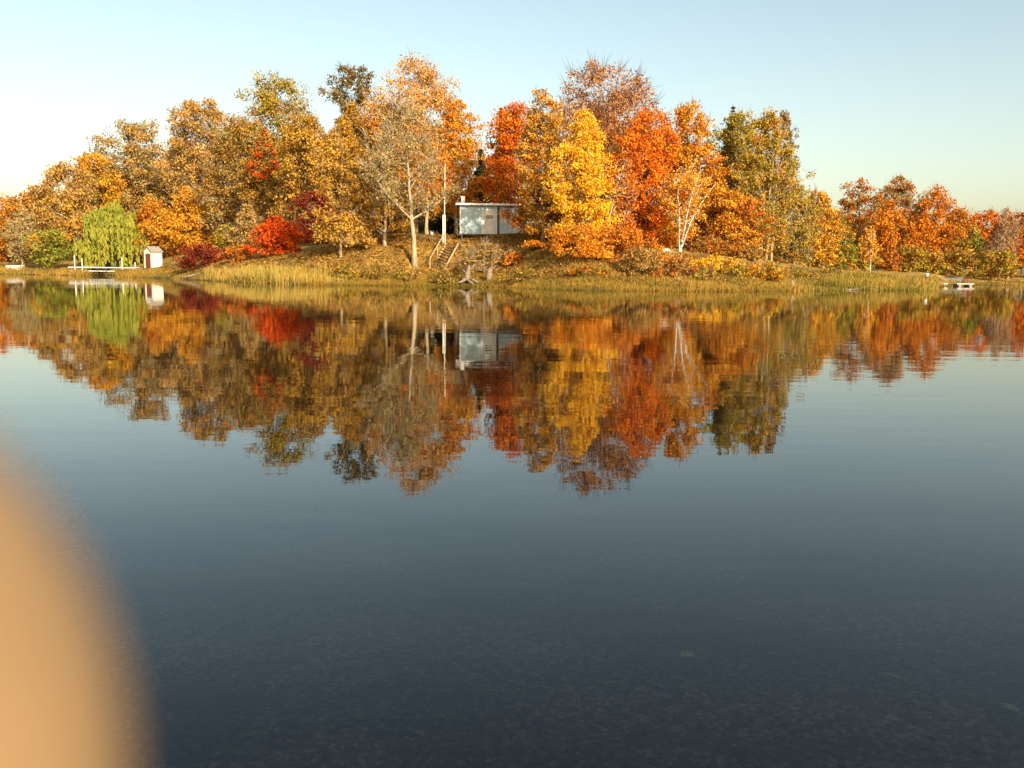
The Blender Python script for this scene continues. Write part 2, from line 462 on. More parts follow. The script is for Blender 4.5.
    P[lo] = np.stack([cx + np.cos(al) * rl_, D + back + np.sin(al) * rl_ * .85, cz0 + tl * hh], -1)
    P[:, 2] = np.maximum(P[:, 2], bz + .03)
    N = RNG.normal(size=(nleaf, 3)) + .9 * g + np.array([0, 0, .25])
    tint = .66 * ctint[ci] + .34 * RNG.uniform(0, 1, nleaf)
    V = leaf_quads(P, N, leafpx * s)
    # to local coordinates
    o = tr_o.build('trunk', BARK[bark], root, True)
    o.matrix_parent_inverse = Matrix.Identity(4)
    for v in o.data.vertices: v.co -= Vector(O)
    if second:
        # a crown of two kinds of leaf colour, by clump (a turning tree)
        sec_pal, frac, zlo, zhi = second
        zrel = (cc[:, 2] - cz0) / hh
        sel = (RNG.uniform(0, 1, ncl) < frac) & (zrel >= zlo) & (zrel <= zhi)
        m2 = sel[ci]
        co = quads_mesh('crown', V[~m2] - O, tint[~m2], LM[pal], root)
        if m2.sum() > 0:
            c2 = quads_mesh('crown', V[m2] - O, tint[m2], LM[sec_pal], root)
            tag(c2, 'patch of %s leaves in the crown' % {'orange': 'orange', 'pale': 'pale orange tan', 'grey': 'dull olive grey', 'red': 'red', 'scarlet': 'orange red', 'yellow': 'yellow', 'olive': 'olive green', 'gold': 'golden', 'amber': 'amber', 'rust': 'rust coloured', 'pink': 'pinkish brown', 'brown': 'brown', 'lime': 'yellow green', 'tan': 'tan'}.get(sec_pal, sec_pal))
    else:
        co = quads_mesh('crown', V - O, tint, LM[pal], root)
    return root

def conifer(name, label, px, top, bot, hw, D, group=None, ragged=0.0):
    s = D / (F * .992)
    ctop = at(px, top, D); cbot = at(px, bot, D)
    bx = ctop[0]; bz = gz(bx, D); O = np.array([bx, D, bz])
    root = tag(empty(name, O), label, 'tree', group)
    h = ctop[2] - bz; z0 = max(cbot[2], bz + .3); rx = hw * s
    tb = MB(); tb.tube([(0, 0, -.2), (0, 0, h * .5), (0, 0, h)], [h * .013 + .05, h * .008 + .03, .02], 7)
    Vs = []; T = []
    z = z0
    while z < ctop[2] - .1:
        t = (z - z0) / (ctop[2] - z0)
        L = rx * (1.02 - t) * RNG.uniform(.75, 1.15) + .05
        nb = RNG.integers(5, 8); a0 = RNG.uniform(0, 6.3)
        for k in range(nb):
            if ragged and RNG.uniform() < ragged: continue
            an = a0 + 2 * PI * k / nb + RNG.normal(0, .2); l = L * RNG.uniform(.7, 1.15)
            d = np.array([math.cos(an), math.sin(an), -.28 + .5 * t])
            a = np.array([0, 0, z - bz]); b = a + d * l
            tb.tube([a, b], [.035, .01], 4, False)
            n = int(10 + l * 26)
            f = RNG.uniform(.1, 1.05, n)[:, None]
            P = a + d * l * f + RNG.normal(0, .13, (n, 3)) * np.array([1, 1, .8]) * (1.2 - .4 * f) * (1.15 - .9 * t) + np.array([0, 0, -.06])
            Vs.append(leaf_quads(P, RNG.normal(size=(n, 3)) + np.array([0, 0, .6]), 2.4 * s, .5)); T.append(RNG.uniform(0, 1, n) * .6 + .4 * RNG.uniform())
        z += max(.28, h * .022) * RNG.uniform(.8, 1.2)
    tb.build('trunk', BARK['dark'], root, True)
    quads_mesh('crown', np.concatenate(Vs), np.concatenate(T), LM['conifer'], root)
    return root

def willow(name, label, px, top, bot, hw, D):
    s = D / (F * .992)
    ctop = at(px, top, D); bx = ctop[0]; bz = gz(bx, D); O = np.array([bx, D, bz])
    root = tag(empty(name, O), label, 'tree')
    h = ctop[2] - bz; rx = hw * s
    tb = MB(); tb.tube([(0, 0, -.2), (.1, 0, h * .3), (.05, .1, h * .6), (0, 0, h * .8)], [.32, .24, .15, .05], 8)
    Vs = []; T = []
    for k in range(85):
        az = RNG.uniform(0, 2 * PI); rr = rx * RNG.uniform(.1, 1.08) * (1 + .12 * math.sin(3 * az + 1))
        zt = h * math.sqrt(max(.05, 1 - (rr / rx) ** 2 * .62)) * RNG.uniform(.70, 1.02)
        e = np.array([math.cos(az) * rr, math.sin(az) * rr * .8, zt])
        if k < 24:
            a = np.array([.05, 0, h * RNG.uniform(.35, .7)])
            tb.tube([a, (a + e) / 2 + np.array([0, 0, .5]), e], [.09, .05, .015], 5, False)
        tt = RNG.uniform(.2, .9)
        for j in range(5):
            st = e + RNG.normal(0, .35, 3) * np.array([1, 1, .5])
            ln = min(st[2] - .2, RNG.uniform(.12, .85) * h * .8)
            n = int(14 + ln * 7)
            f = np.sort(RNG.uniform(0, 1, n))[:, None]
            out = np.array([math.cos(az), math.sin(az), 0]) * .5
            P = st + out * np.sqrt(f) * 1.0 * (ln / h) + np.array([0, 0, -1.0]) * f * ln + RNG.normal(0, .09, (n, 3))
            P[:, 2] = np.maximum(P[:, 2], .4)
            Vs.append(strand_quads(P, 1.6 * s, 3.2 * s)); T.append(.6 * tt + .4 * RNG.uniform(0, 1, n))
    tb.build('trunk', BARK['grey'], root, True)
    quads_mesh('crown', np.concatenate(Vs), np.concatenate(T), LM['lime'], root)
    return root

WL = 'trees of the wooded left shore'
WM = 'trees on the knoll'
WR = 'trees of the far right shore'
US = 'undergrowth shrubs'

# --- left shore wood -------------------------------------------------
tree('maple_tree', 'low rusty tree cut by the left picture edge', -6, 190, 262, 24, 150, 'orange', 'dome', group=WL)
tree('oak_tree', 'brown gold tree at the far left end of the wood with rounded top', 24, 192, 255, 24, 148, 'brown', 'dome', group=WL, second=('orange', .3, 0, 1))
tree('ash_tree', 'dull grey tan tree with pale trunk near the left end of the wood', 22, 208, 262, 17, 134, 'grey', 'oval', .75, 'pale', base_px=23, tr=.28, group=WL, twig=.6)
tree('oak_tree', 'broad tan tree with a white leaning trunk behind the yellow green bush', 62, 162, 240, 34, 142, 'tan', 'dome', .9, 'pale', base_px=80, tr=.28, group=WL, second=('gold', .4, 0, .6))
tree('maple_tree', 'orange gold tree rising behind the willow on its left side', 92, 150, 245, 30, 150, 'amber', 'dome', group=WL, second=('olive', .35, 0, .7))
tree('oak_tree', 'tall domed tan gold oak right above the willow', 132, 121, 235, 40, 155, 'tan', 'dome', 1, 'grey', group=WL, second=('grey', .4, .3, 1), twig=.9)
tree('maple_tree', 'small orange tree directly behind the tiny white shed', 152, 196, 258, 24, 128, 'amber', 'oval', .8, group=WL, second=('rust', .5, 0, 1))
tree('maple_tree', 'golden orange tree to the right of the tiny white shed', 186, 188, 262, 28, 127, 'amber', 'oval', .95, group=WL, twig=.5)
tree('oak_tree', 'large tan oak with airy top between the domed oak and the olive topped oak', 200, 97, 225, 38, 142, 'tan', 'dome', .9, 'grey', group=WL, twig=1.0, second=('pale', .35, .4, 1))
tree('oak_tree', 'brown gold oak in front of the olive topped oak with red sprays', 238, 118, 245, 34, 126, 'brown', 'dome', .85, 'grey', group=WL, second=('grey', .4, 0, 1), twig=1.0)
tree('oak_tree', 'tallest oak of the left wood with olive green rounded top', 276, 75, 200, 40, 130, 'olive', 'dome', .8, 'grey', group=WL, second=('brown', .45, 0, .75), twig=.8)
tree('maple_tree', 'slim brown tree with a red patch below the olive topped oak', 264, 128, 240, 22, 116, 'brown', 'oval', .9, group=WL, second=('red', .18, .5, 1))
tree('oak_tree', 'dense brown oak in the shade right of the bright red maple', 306, 112, 255, 32, 106, 'brown', 'dome', 1, group=WL, second=('gold', .3, .3, 1), twig=.5)
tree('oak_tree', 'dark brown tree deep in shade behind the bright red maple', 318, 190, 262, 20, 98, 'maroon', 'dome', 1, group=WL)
willow('willow_tree', 'yellow green weeping willow hanging over the white footbridge', 113, 203, 266, 33, 127)
tree('shrub', 'rounded yellow green bush left of the willow', 50, 229, 265, 23, 130, 'lime', 'round', 1, cat='shrub', group=US, second=('amber', .3, .5, 1), twig=.1)
tree('shrub', 'dark maroon shrub beside the tiny white shed', 202, 244, 270, 24, 97, 'maroon', 'dome', 1.1, cat='shrub', group=US, twig=.2)
tree('maple_tree', 'bright red small maple above the tall reeds', 277, 215, 264, 25, 90, 'red', 'oval', 1.1, cat='tree', group=WL, twig=.2, tr=.1)
tree('shrub', 'olive green bush left of the bright red maple', 229, 222, 264, 14, 104, 'olive', 'oval', .9, cat='shrub', group=US)
tree('shrub', 'tan grey twiggy bush between the olive bush and the bright red maple', 246, 205, 268, 15, 98, 'tan', 'oval', .8, 'grey', cat='shrub', group=US, twig=.8)
tree('shrub', 'low dark red shrub at the foot of the tan grey bush', 238, 246, 268, 15, 92, 'rust', 'dome', .9, cat='shrub', group=US)
tree('oak_tree', 'dark bronze topped tree standing highest above the gap in the wood', 350, 67, 112, 21, 112, 'bronze', 'round', .75, 'dark', group=WL, twig=.4)
tree('oak_tree', 'narrow brown tree filling below the bronze topped tree', 352, 98, 240, 28, 108, 'brown', 'oval', 1, group=WL, second=('gold', .3, 0, 1))

# --- knoll, left of the hut ------------------------------------------
tree('oak_tree', 'golden oak with drooping leaf clusters on a thin trunk by the shore', 343, 120, 244, 27, 79, 'gold', 'column', 1.0, 'pale', base_px=340, tr=.12, group=WM, twig=.3, second=('tan', .3, 0, 1))
tree('maple_tree', 'tallest pale orange tree with feathery twig top left of the hut', 416, 57, 205, 50, 98, 'pale', 'dome', .85, 'pale', group=WM, twig=1.2, second=('orange', .25, .1, .7))
tree('maple_tree', 'orange tree hanging over the flagpole left of the gap', 456, 100, 215, 22, 93, 'amber', 'dome', 1.0, 'pale', group=WM, twig=.4, second=('orange', .5, 0, 1))
tree('ash_tree', 'thin leaved olive grey tree with a tall pale trunk at the foot of the bank', 405, 106, 207, 38, 76.5, 'grey', 'dome', .36, 'pale', base_px=414.5, tr=.23, group=WM, twig=1.3, trunk_top=.78)
tree('oak_tree', 'brown gold tree with a short pale trunk halfway along the leafy bank', 385, 160, 230, 25, 80, 'gold', 'dome', .8, 'pale', base_px=384.5, tr=.17, group=WM, twig=.5, second=('tan', .5, 0, 1))
tree('maple_tree', 'orange leaved tree with a pale trunk at the top of the steps', 428, 140, 202, 23, 88, 'orange', 'dome', .55, 'pale', base_px=427, tr=.19, group=WM, twig=.5)
tree('oak_tree', 'small gold tree standing in the shade on the bank', 361, 165, 226, 20, 86, 'brown', 'dome', .9, 'pale', base_px=360, tr=.12, group=WM)
tree('oak_tree', 'brown backdrop tree behind the golden oak and the ash', 385, 105, 225, 32, 106, 'brown', 'dome', 1, group=WM, second=('gold', .5, 0, 1))
tree('shrub', 'dark underbrush behind the steps left of the hut', 448, 202, 236, 18, 99, 'conifer', 'dome', 1, cat='shrub', group=US)
tree('shrub', 'dark brown underbrush behind the trunks on the bank', 395, 212, 242, 34, 101, 'bronze', 'dome', 1, cat='shrub', group=US)

# --- knoll, behind and right of the hut --------------------------------
conifer('spruce_tree', 'dark narrow spruce just behind the hut', 481, 148, 236, 18, 94)
tree('shrub', 'dark evergreen thicket filling the gap above the hut roof', 482, 156, 236, 13, 101, 'conifer', 'oval', 1.2, cat='shrub', group=US, twig=0)
conifer('spruce_tree', 'dark spruce tip poking out left of the red orange maple', 501, 107, 232, 13, 98, ragged=.3)
tree('maple_tree', 'deep red orange maple overhanging the hut', 515, 103, 216, 31, 84, 'scarlet', 'dome', 1.1, group=WM, second=('rust', .35, 0, 1), twig=.2)
tree('oak_tree', 'tan brown oak draped in front of the red orange maple', 543, 84, 258, 23, 74.5, 'tan', 'column', .8, 'grey', group=WM, second=('amber', .6, 0, 1), twig=.6)
tree('oak_tree', 'thin topped pinkish brown oak crowning the knoll', 608, 65, 165, 50, 92, 'pink', 'dome', .7, 'dark', group=WM, twig=1.5)
tree('maple_tree', 'rust orange tree behind the yellow birch', 604, 130, 250, 40, 88, 'rust', 'dome', 1, group=WM, second=('tan', .5, .3, 1))
tree('birch_tree', 'bright yellow birch in the middle of the knoll', 584, 106, 260, 31, 72, 'yellow', 'oval', .85, 'pale', group=WM, twig=.4, tr=.14)
tree('birch_tree', 'slanting pale stemmed birch with thin yellow leaves right of the yellow birch', 624, 148, 225, 14, 76.5, 'rust', 'oval', .5, 'white', base_px=606, tr=.09, group=WM, twig=.05, limb=.25)
tree('maple_tree', 'vivid orange red maple on the right of the knoll', 647, 108, 236, 31, 81, 'scarlet', 'dome', 1.05, group=WM, twig=.25, second=('orange', .3, .6, 1))
tree('maple_tree', 'golden orange maple between the vivid red maple and the white birch', 688, 103, 225, 29, 87, 'amber', 'dome', 1.05, group=WM, twig=.4, second=('orange', .45, .4, 1))
tree('birch_tree', 'white birch with three bare forked stems', 688, 165, 236, 27, 76.5, 'amber', 'vase', .42, 'white', base_px=680, back=1.5, tr=.05, group=WM, twig=.1, limb=.25,
     stems=[(0, -.35, .86), (.03, 1.5, .95), (.02, 2.9, .80)])
tree('shrub', 'tan and gold thicket hiding the right end of the hut', 539, 196, 262, 28, 77, 'tan', 'dome', .9, cat='shrub', group=US, second=('orange', .5, 0, 1))
tree('shrub', 'orange shrub spilling down the bank under the yellow birch', 588, 226, 272, 34, 69.5, 'orange', 'dome', .9, cat='shrub', group=US, second=('amber', .4, 0, 1))
tree('shrub', 'orange brown shrub at the water right of the yellow birch', 622, 226, 272, 28, 70.5, 'orange', 'dome', .9, cat='shrub', group=US, second=('rust', .5, 0, 1))
tree('shrub', 'rusty low shrub below the tan oak', 549, 244, 270, 28, 72.5, 'rust', 'dome', .9, cat='shrub', group=US, second=('orange', .4, 0, 1))
tree('shrub', 'thin tan bush on the bank between the hut and the stump with roots', 484, 243, 274, 25, 74.5, 'tan', 'dome', .35, 'grey', cat='shrub', group=US, twig=1.2, leafpx=1.8)
tree('shrub', 'small orange sprig right of the thin tan bush', 513, 252, 272, 11, 74, 'orange', 'dome', .5, cat='shrub', group=US, leafpx=1.8)
tree('shrub', 'orange brown thicket under the vivid red maple', 655, 218, 256, 32, 84, 'rust', 'dome', 1, cat='shrub', group=US, second=('amber', .4, 0, 1))
tree('shrub', 'tan dry shrub at the water left of the reddish shrub', 642, 248, 282, 22, 67, 'tan', 'dome', .55, cat='shrub', group=US, twig=.7, leafpx=1.9)
tree('shrub', 'reddish brown shrub below the white birch', 674, 254, 284, 20, 67, 'rust', 'dome', .6, cat='shrub', group=US, twig=.7, leafpx=1.9, second=('tan', .4, 0, 1))
tree('shrub', 'yellow low shrub right of the white birch foot', 712, 258, 276, 24, 71, 'yellow', 'dome', .7, cat='shrub', group=US, leafpx=1.9, second=('gold', .5, 0, 1))
tree('shrub', 'amber and yellow shrub at the water below the tall olive poplar', 766, 263, 288, 22, 70, 'amber', 'dome', .75, cat='shrub', group=US, leafpx=1.9, second=('olive', .35, 0, 1))
tree('shrub', 'olive shrub by the driftwood on the right bank', 733, 264, 286, 22, 70, 'olive', 'dome', .6, cat='shrub', group=US, leafpx=1.9, second=('gold', .45, 0, 1))

for lb, p, tp, bt_, hw_, D_, pl, s2 in [
        ('brown low bush right of the white birch foot under the rusty trees', 706, 236, 258, 22, 83, 'brown', 'rust'),
        ('dark olive low bush in the shade below the olive gold tree', 738, 240, 260, 22, 88, 'bronze', 'olive'),
        ('tan dead bracken left of the pale poplar stems', 752, 246, 264, 14, 82, 'tan', 'gold'),
        ('bronze undergrowth between the driftwood and the poplar stems', 786, 246, 266, 16, 90, 'bronze', 'brown'),
        ('olive sedge bush at the waterline left of the stump with roots', 442, 264, 284, 10, 71.5, 'olive', 'tan'),
        ('tan sedge bush at the waterline below the tall pale trunk', 408, 268, 284, 13, 71.5, 'tan', 'olive'),
        ('brown sedge bush at the waterline below the short pale trunk', 378, 266, 283, 14, 73, 'brown', 'olive'),
        ('gold sedge bush at the end of the tall reeds', 346, 264, 282, 14, 74, 'gold', 'olive'),
        ('olive brown sedge bush right of the plain pale stump', 524, 266, 286, 16, 68, 'olive', 'brown'),
        ('rust sedge bush at the waterline below the orange shrubs', 590, 266, 286, 20, 65.5, 'rust', 'olive'),
        ('tan sedge bush at the waterline right of the white broken stump', 706, 270, 287, 15, 66, 'tan', 'olive'),
        ('grey brown dead bush beside the ragged pale stump', 806, 270, 286, 14, 73, 'brown', 'olive'),
        ('yellow green willow sprout in the marsh', 832, 266, 283, 10, 78, 'lime', 'tan')]:
    tree('shrub', lb, p, tp, bt_, hw_, D_, pl, 'dome', .6, cat='shrub', group=US, leafpx=1.6, second=(s2, .5, 0, 1), twig=.6)

# --- right of the knoll ------------------------------------------------
conifer('spruce_tree', 'dark green spruce tip rising behind the olive trees', 733, 104, 240, 24, 104, ragged=.25)
tree('maple_tree', 'olive gold tree in front of the right hand spruce', 741, 110, 245, 29, 93, 'olive', 'dome', 1, 'grey', group=WM, second=('amber', .4, 0, .7), twig=.6)
tree('poplar_tree', 'tall olive yellow poplar with paired pale stems', 769, 110, 250, 26, 87, 'olive', 'column', .85, 'pale', base_px=766, tr=.12, group=WM, twig=.8,
     stems=[(-.5, -.6, .8), (0, .3, .9), (.55, .9, .8)], second=('gold', .4, 0, 1))
tree('poplar_tree', 'thin tufted brown poplar at the right edge of the knoll', 784, 106, 205, 12, 90, 'brown', 'column', .4, 'dark', group=WM, twig=.9)
tree('maple_tree', 'rusty orange tree at the right of the white birch', 712, 168, 254, 22, 88, 'rust', 'dome', .9, group=WM, second=('amber', .5, 0, 1))
tree('maple_tree', 'orange brown low tree under the olive gold tree', 738, 192, 258, 28, 85, 'rust', 'dome', .9, 'dark', group=WM, second=('amber', .6, 0, 1))
tree('shrub', 'grey green leafy thicket right of the pale poplar stems', 797, 184, 264, 20, 92, 'grey', 'dome', .9, 'grey', cat='shrub', group=US, second=('olive', .5, 0, 1), twig=.6)
tree('maple_tree', 'gold orange tree above the driftwood on the right', 818, 190, 268, 24, 95, 'gold', 'dome', 1, group=WM, second=('amber', .45, 0, 1))
tree('shrub', 'yellow green sapling at the right foot of the knoll', 840, 214, 272, 15, 98, 'lime', 'oval', .8, cat='shrub', group=US, second=('gold', .4, 0, 1))

# --- far right shore ------------------------------------------------------
tree('oak_tree', 'rust topped slim oak at the left of the far right wood', 860, 177, 262, 19, 134, 'rust', 'column', .85, 'grey', group=WR, second=('brown', .5, 0, 1), twig=.5)
tree('oak_tree', 'brown tufted oak that is tallest of the far right wood', 900, 174, 258, 20, 136, 'brown', 'column', .85, 'grey', group=WR, second=('pink', .4, .5, 1), twig=.6)
tree('maple_tree', 'bright orange column of leaves left of the tufted oak', 891, 198, 268, 15, 128, 'orange', 'column', 1, group=WR, second=('red', .15, 0, .4))
tree('maple_tree', 'broad rust orange tree right of the tufted oak', 935, 189, 262, 28, 134, 'rust', 'dome', 1, group=WR, second=('orange', .5, 0, 1), twig=.4)
tree('maple_tree', 'orange tree low in front of the broad rust orange tree', 924, 218, 266, 18, 126, 'orange', 'oval', 1, group=WR)
tree('maple_tree', 'small amber tree between the broad rust tree and the yellow tree', 960, 206, 265, 16, 134, 'amber', 'dome', 1, group=WR, second=('rust', .4, 0, 1))
tree('birch_tree', 'pale yellow tree in the far right wood', 975, 224, 268, 14, 126, 'gold', 'oval', 1, group=WR, second=('lime', .5, 0, 1))
tree('maple_tree', 'orange red tree beside the bare grey tree', 988, 209, 268, 17, 134, 'scarlet', 'dome', 1, group=WR, second=('rust', .5, 0, 1))
tree('ash_tree', 'nearly bare grey tree with pale trunk near the right edge', 1008, 208, 262, 13, 124, 'pink', 'oval', .3, 'pale', base_px=1009, tr=.2, group=WR, twig=1.4)
tree('maple_tree', 'rust red tree cut by the right picture edge', 1026, 209, 268, 19, 130, 'rust', 'dome', 1, group=WR, second=('scarlet', .3, 0, 1))
tree('maple_tree', 'orange brown tree behind the bare grey tree', 1006, 214, 266, 20, 142, 'brown', 'dome', 1, group=WR, second=('orange', .4, 0, 1))
tree('oak_tree', 'brown thicket tree behind the pale thin trunk on the far right', 876, 216, 268, 20, 140, 'brown', 'dome', 1, group=WR, second=('rust', .4, 0, 1))
tree('ash_tree', 'thin white trunked sapling at the edge of the right marsh', 870, 225, 258, 8, 108, 'amber', 'oval', .9, 'white', base_px=871, tr=.07, group=WR, twig=.05, limb=.3)
tree('shrub', 'olive brown thicket under the broad rust tree', 915, 246, 274, 20, 122, 'olive', 'dome', .9, cat='shrub', group=US, second=('brown', .5, 0, 1))
tree('shrub', 'dull green brown thicket near the right edge', 955, 248, 275, 20, 122, 'olive', 'dome', .9, cat='shrub', group=US, second=('brown', .6, 0, 1))
tree('shrub', 'brown thicket below the bare grey tree', 998, 250, 276, 24, 122, 'brown', 'dome', .9, cat='shrub', group=US, second=('olive', .5, 0, 1))
tree('shrub', 'olive thicket behind the marsh at the right foot of the knoll', 858, 244, 274, 18, 112, 'olive', 'dome', .9, cat='shrub', group=US, second=('gold', .4, 0, 1))
tree('shrub', 'tiny reddish sapling in the far right wood edge', 893, 245, 274, 8, 118, 'rust', 'oval', .9, cat='shrub', group=US)
# --- trees deep in the woods, showing only through the gaps ----------------
for p, tp, hw_, D_, pl in [(30, 212, 30, 165, 'brown'), (75, 190, 32, 165, 'brown'), (110, 165, 34, 168, 'tan'), (150, 150, 34, 168, 'brown'), (185, 140, 34, 160, 'brown'),
                           (220, 130, 34, 158, 'tan'), (255, 125, 34, 150, 'brown'), (295, 130, 34, 145, 'brown'), (335, 135, 34, 130, 'brown'), (375, 120, 34, 125, 'tan'),
                           (415, 110, 34, 122, 'brown'), (445, 130, 26, 120, 'brown')]:
    tree('oak_tree', 'dim brown tree deep in the left wood behind the front trees', p, tp, 255, hw_, D_, pl, 'dome', .75, group='trees deep in the left wood', twig=0)
for p, tp, hw_, D_, pl in [(520, 130, 26, 112, 'rust'), (560, 115, 30, 112, 'brown'), (600, 105, 32, 112, 'rust'), (640, 125, 30, 110, 'rust'), (680, 130, 28, 110, 'brown'),
                           (715, 160, 26, 110, 'brown'), (750, 160, 26, 110, 'olive'), (785, 180, 24, 110, 'olive'), (820, 205, 22, 115, 'brown')]:
    tree('oak_tree', 'dim tree at the back of the knoll behind the front trees', p, tp, 258, hw_, D_, pl, 'dome', .75, group='trees at the back of the knoll', twig=0)
for p, tp, hw_, D_, pl in [(850, 215, 24, 155, 'brown'), (885, 210, 24, 155, 'rust'), (920, 212, 26, 155, 'brown'), (955, 220, 24, 155, 'rust'), (990, 226, 24, 155, 'brown'), (1022, 226, 24, 155, 'brown')]:
    tree('oak_tree', 'dim tree deep in the far right wood behind the front trees', p, tp, 266, hw_, D_, pl, 'dome', .75, group='trees deep in the right wood', twig=0)
# --- just outside the frame, for a step to the side -----------------------
for i, (p, tp, hw_, D_, pl) in enumerate([(-48, 196, 30, 152, 'brown'), (-100, 190, 34, 150, 'tan'), (-150, 200, 32, 150, 'rust'), (1062, 212, 26, 132, 'rust'), (1105, 206, 28, 134, 'amber'), (1150, 214, 28, 132, 'brown')]):
    tree('maple_tree', ['brown tree beyond the left edge of the view', 'tan tree farther beyond the left edge', 'rust tree farthest beyond the left edge', 'rust tree beyond the right edge of the view', 'amber tree farther beyond the right edge', 'brown tree farthest beyond the right edge'][i], p, tp, 266, hw_, D_, pl, 'dome', .8, group=WL if p < 0 else WR)

# ------------------------------------------------------------------ grasses and litter (stuff)
def scatter(n, p0, p1, d0, d1, bias=1.0):
    p = RNG.uniform(p0, p1, n); d = d0 + (d1 - d0) * RNG.uniform(0, 1, n) ** bias
    y = np.interp(p, SH_PX, SH_Y) + d
    x = (p - 512) / F * y * math.cos(PITCH)
    return x, y, ground(x, y)

def blades(name, spots, hmin, hmax, wpx, mat, label, cat, lean=.25):
    V = []; T = []
    for (n, p0, p1, d0, d1, hs) in spots:
        x, y, z = scatter(n, p0, p1, d0, d1)
        z = np.maximum(z, -.35)
        clump = .5 + .5 * np.sin(x * 1.9 + 3 * np.sin(y * 1.1)) * np.sin(y * 2.3 + x * .4)
        big = .5 + .5 * np.sin(x * .43 + 2.2 * np.sin(y * .31)) * np.sin(y * .57 + x * .21)
        h = RNG.uniform(hmin, hmax, n) * hs * (.35 + .6 * clump + .6 * big) + np.maximum(0, -z) * .8
        h = h * np.where(clump * .5 + big * .5 < .2, .35, 1)
        w = wpx * y / F * RNG.uniform(.5, 1.2, n)
        an = RNG.uniform(0, PI, n)
        A = np.stack([np.cos(an) * w, np.sin(an) * w, np.zeros(n)], -1) * .5
        B0 = np.stack([x, y, z - .03], -1)
        tip = np.stack([RNG.normal(0, lean, n) * h, RNG.normal(0, lean, n) * h, h], -1)
        V.append(np.stack([B0 - A, B0 + A, B0 + tip * .6 + A * .7, B0 + tip], 1))
        T.append(.25 * clump + .45 * big + .3 * RNG.uniform(0, 1, n))
    o = quads_mesh(name, np.concatenate(V), np.concatenate(T), mat)
    return tag(o, label, cat, kind='stuff')

blades('shore_grass', [(14000, 300, 470, -.6, 4.5, 1), (14000, 470, 700, -.8, 4.5, 1), (6000, 700, 800, -.8, 5, 1), (3500, 160, 300, -.4, 6, 1), (5000, -60, 165, -.3, 9, 1.5), (3000, 930, 1150, -.4, 8, .9)],
       .10, .36, 1.1, GR, 'golden green grass fringing the far waterline', 'grass')
blades('marsh_grass', [(14000, 790, 938, -.8, 16, .8), (5000, 815, 900, 1, 12, 1.2), (3000, 770, 850, -.5, 9, .8), (5000, 700, 800, 1, 9, .6)], .22, .60, 1.1, GG, 'green gold marsh grass on the low right bank', 'grass')
blades('slope_grass', [(9000, 330, 560, 3, 14, 1), (7000, 560, 810, 3, 14, 1.4)], .06, .24, 1.3, FL, 'short dry grass on the leafy bank', 'grass', .5)
blades('cattail_reeds', [(2200, 204, 330, -.3, 5, .75), (1700, 222, 262, -.5, 4, 1), (1500, 268, 306, -.5, 4, .9), (500, 300, 345, 0, 4, .7)], .4, 1.05, .8, RD, 'tall straw coloured reeds under the bright red maple', 'reeds', .12)

def litter(name, spots, size, mat, label, lift=.02):
    V = []; T = []
    for (n, p0, p1, d0, d1) in spots:
        x, y, z = scatter(n, p0, p1, d0, d1)
        P = np.stack([x, y, z + lift + RNG.uniform(0, .05, n)], -1)
        V.append(leaf_quads(P, RNG.normal(0, .4, (n, 3)) + np.array([0, 0, 1]), size)); T.append(RNG.uniform(0, 1, n))
    return tag(quads_mesh(name, np.concatenate(V), np.concatenate(T), mat), label, 'leaves', kind='stuff')
litter('fallen_leaves', [(14000, 310, 560, 3.5, 18), (5000, 560, 800, 3, 16), (4000, 160, 310, 4, 16)], .20, FL, 'fallen orange and tan leaves covering the bank')

# sunk leaves on the lake bed near the camera
n = 7000
y = 1.6 + 9 * RNG.uniform(0, 1, n) ** 1.4; x = RNG.uniform(-.75, .75, n) * (y + .6)
z = ground(x, y) + .012
SL = grass_mat('sunk_leaves', [(.06, .035, .02), (.16, .10, .045), (.09, .08, .06), (.34, .24, .10)])
V = leaf_quads(np.stack([x, y, z], -1), RNG.normal(0, .25, (n, 3)) + np.array([0, 0, 1]), .036, .5)
tag(quads_mesh('sunk_leaves', V, RNG.uniform(0, 1, n), SL), 'dark sunken leaves and pebbles scattered on the lake bed', 'leaves', kind='stuff')

def bed_point(px, py, z=-.45):
    for _ in range(12):
        d = fw + (px - 512) / F * rt + (384 - py) / F * up
        p = CAM + d * ((z - CAM[2]) / d[2]); z = gz(p[0], p[1]) + .02
    return p
YL = surf('pale_yellow_leaf', (.30, .26, .09), (.45, .38, .15), 30, .8)
def maple_leaf(loc, size, rz, label):
    pr = [(0, 1.0), (.14, .62), (.42, .78), (.36, .40), (.92, .42), (.56, .06), (.72, -.22), (.16, -.28), (.05, -.30)]
    top = [(x_ * size, y_ * size) for x_, y_ in pr] + [(-x_ * size, y_ * size) for x_, y_ in reversed(pr[1:])]
    nn = len(top); mb = MB()
    vs = [(a, b, .004 + .12 * (a * a + b * b) / size) for a, b in top] + [(a, b, .12 * (a * a + b * b) / size) for a, b in top]
    mb.add(vs, [tuple(range(nn)), tuple(range(2 * nn - 1, nn - 1, -1))] + [(i, (i + 1) % nn, nn + (i + 1) % nn, nn + i) for i in range(nn)])
    r_ = tag(empty('maple_leaf', loc, rz), label, 'leaf', 'sunken maple leaves')
    mb.build('blade', YL, r_)
    MB().tube([(0, -.28 * size, .004), (.08 * size, -.7 * size, .01), (.22 * size, -1.05 * size, .012)], [.0016, .0014, .001], 5).build('stalk', YL, r_)
maple_leaf(bed_point(688, 656), .05, .4, 'pale yellow leaf under the water right of centre')
maple_leaf(bed_point(1012, 708), .045, 2.0, 'dim yellow leaf under the water near the lower right corner')
tw = MB(); p = bed_point(878, 676); p2 = bed_point(905, 682)
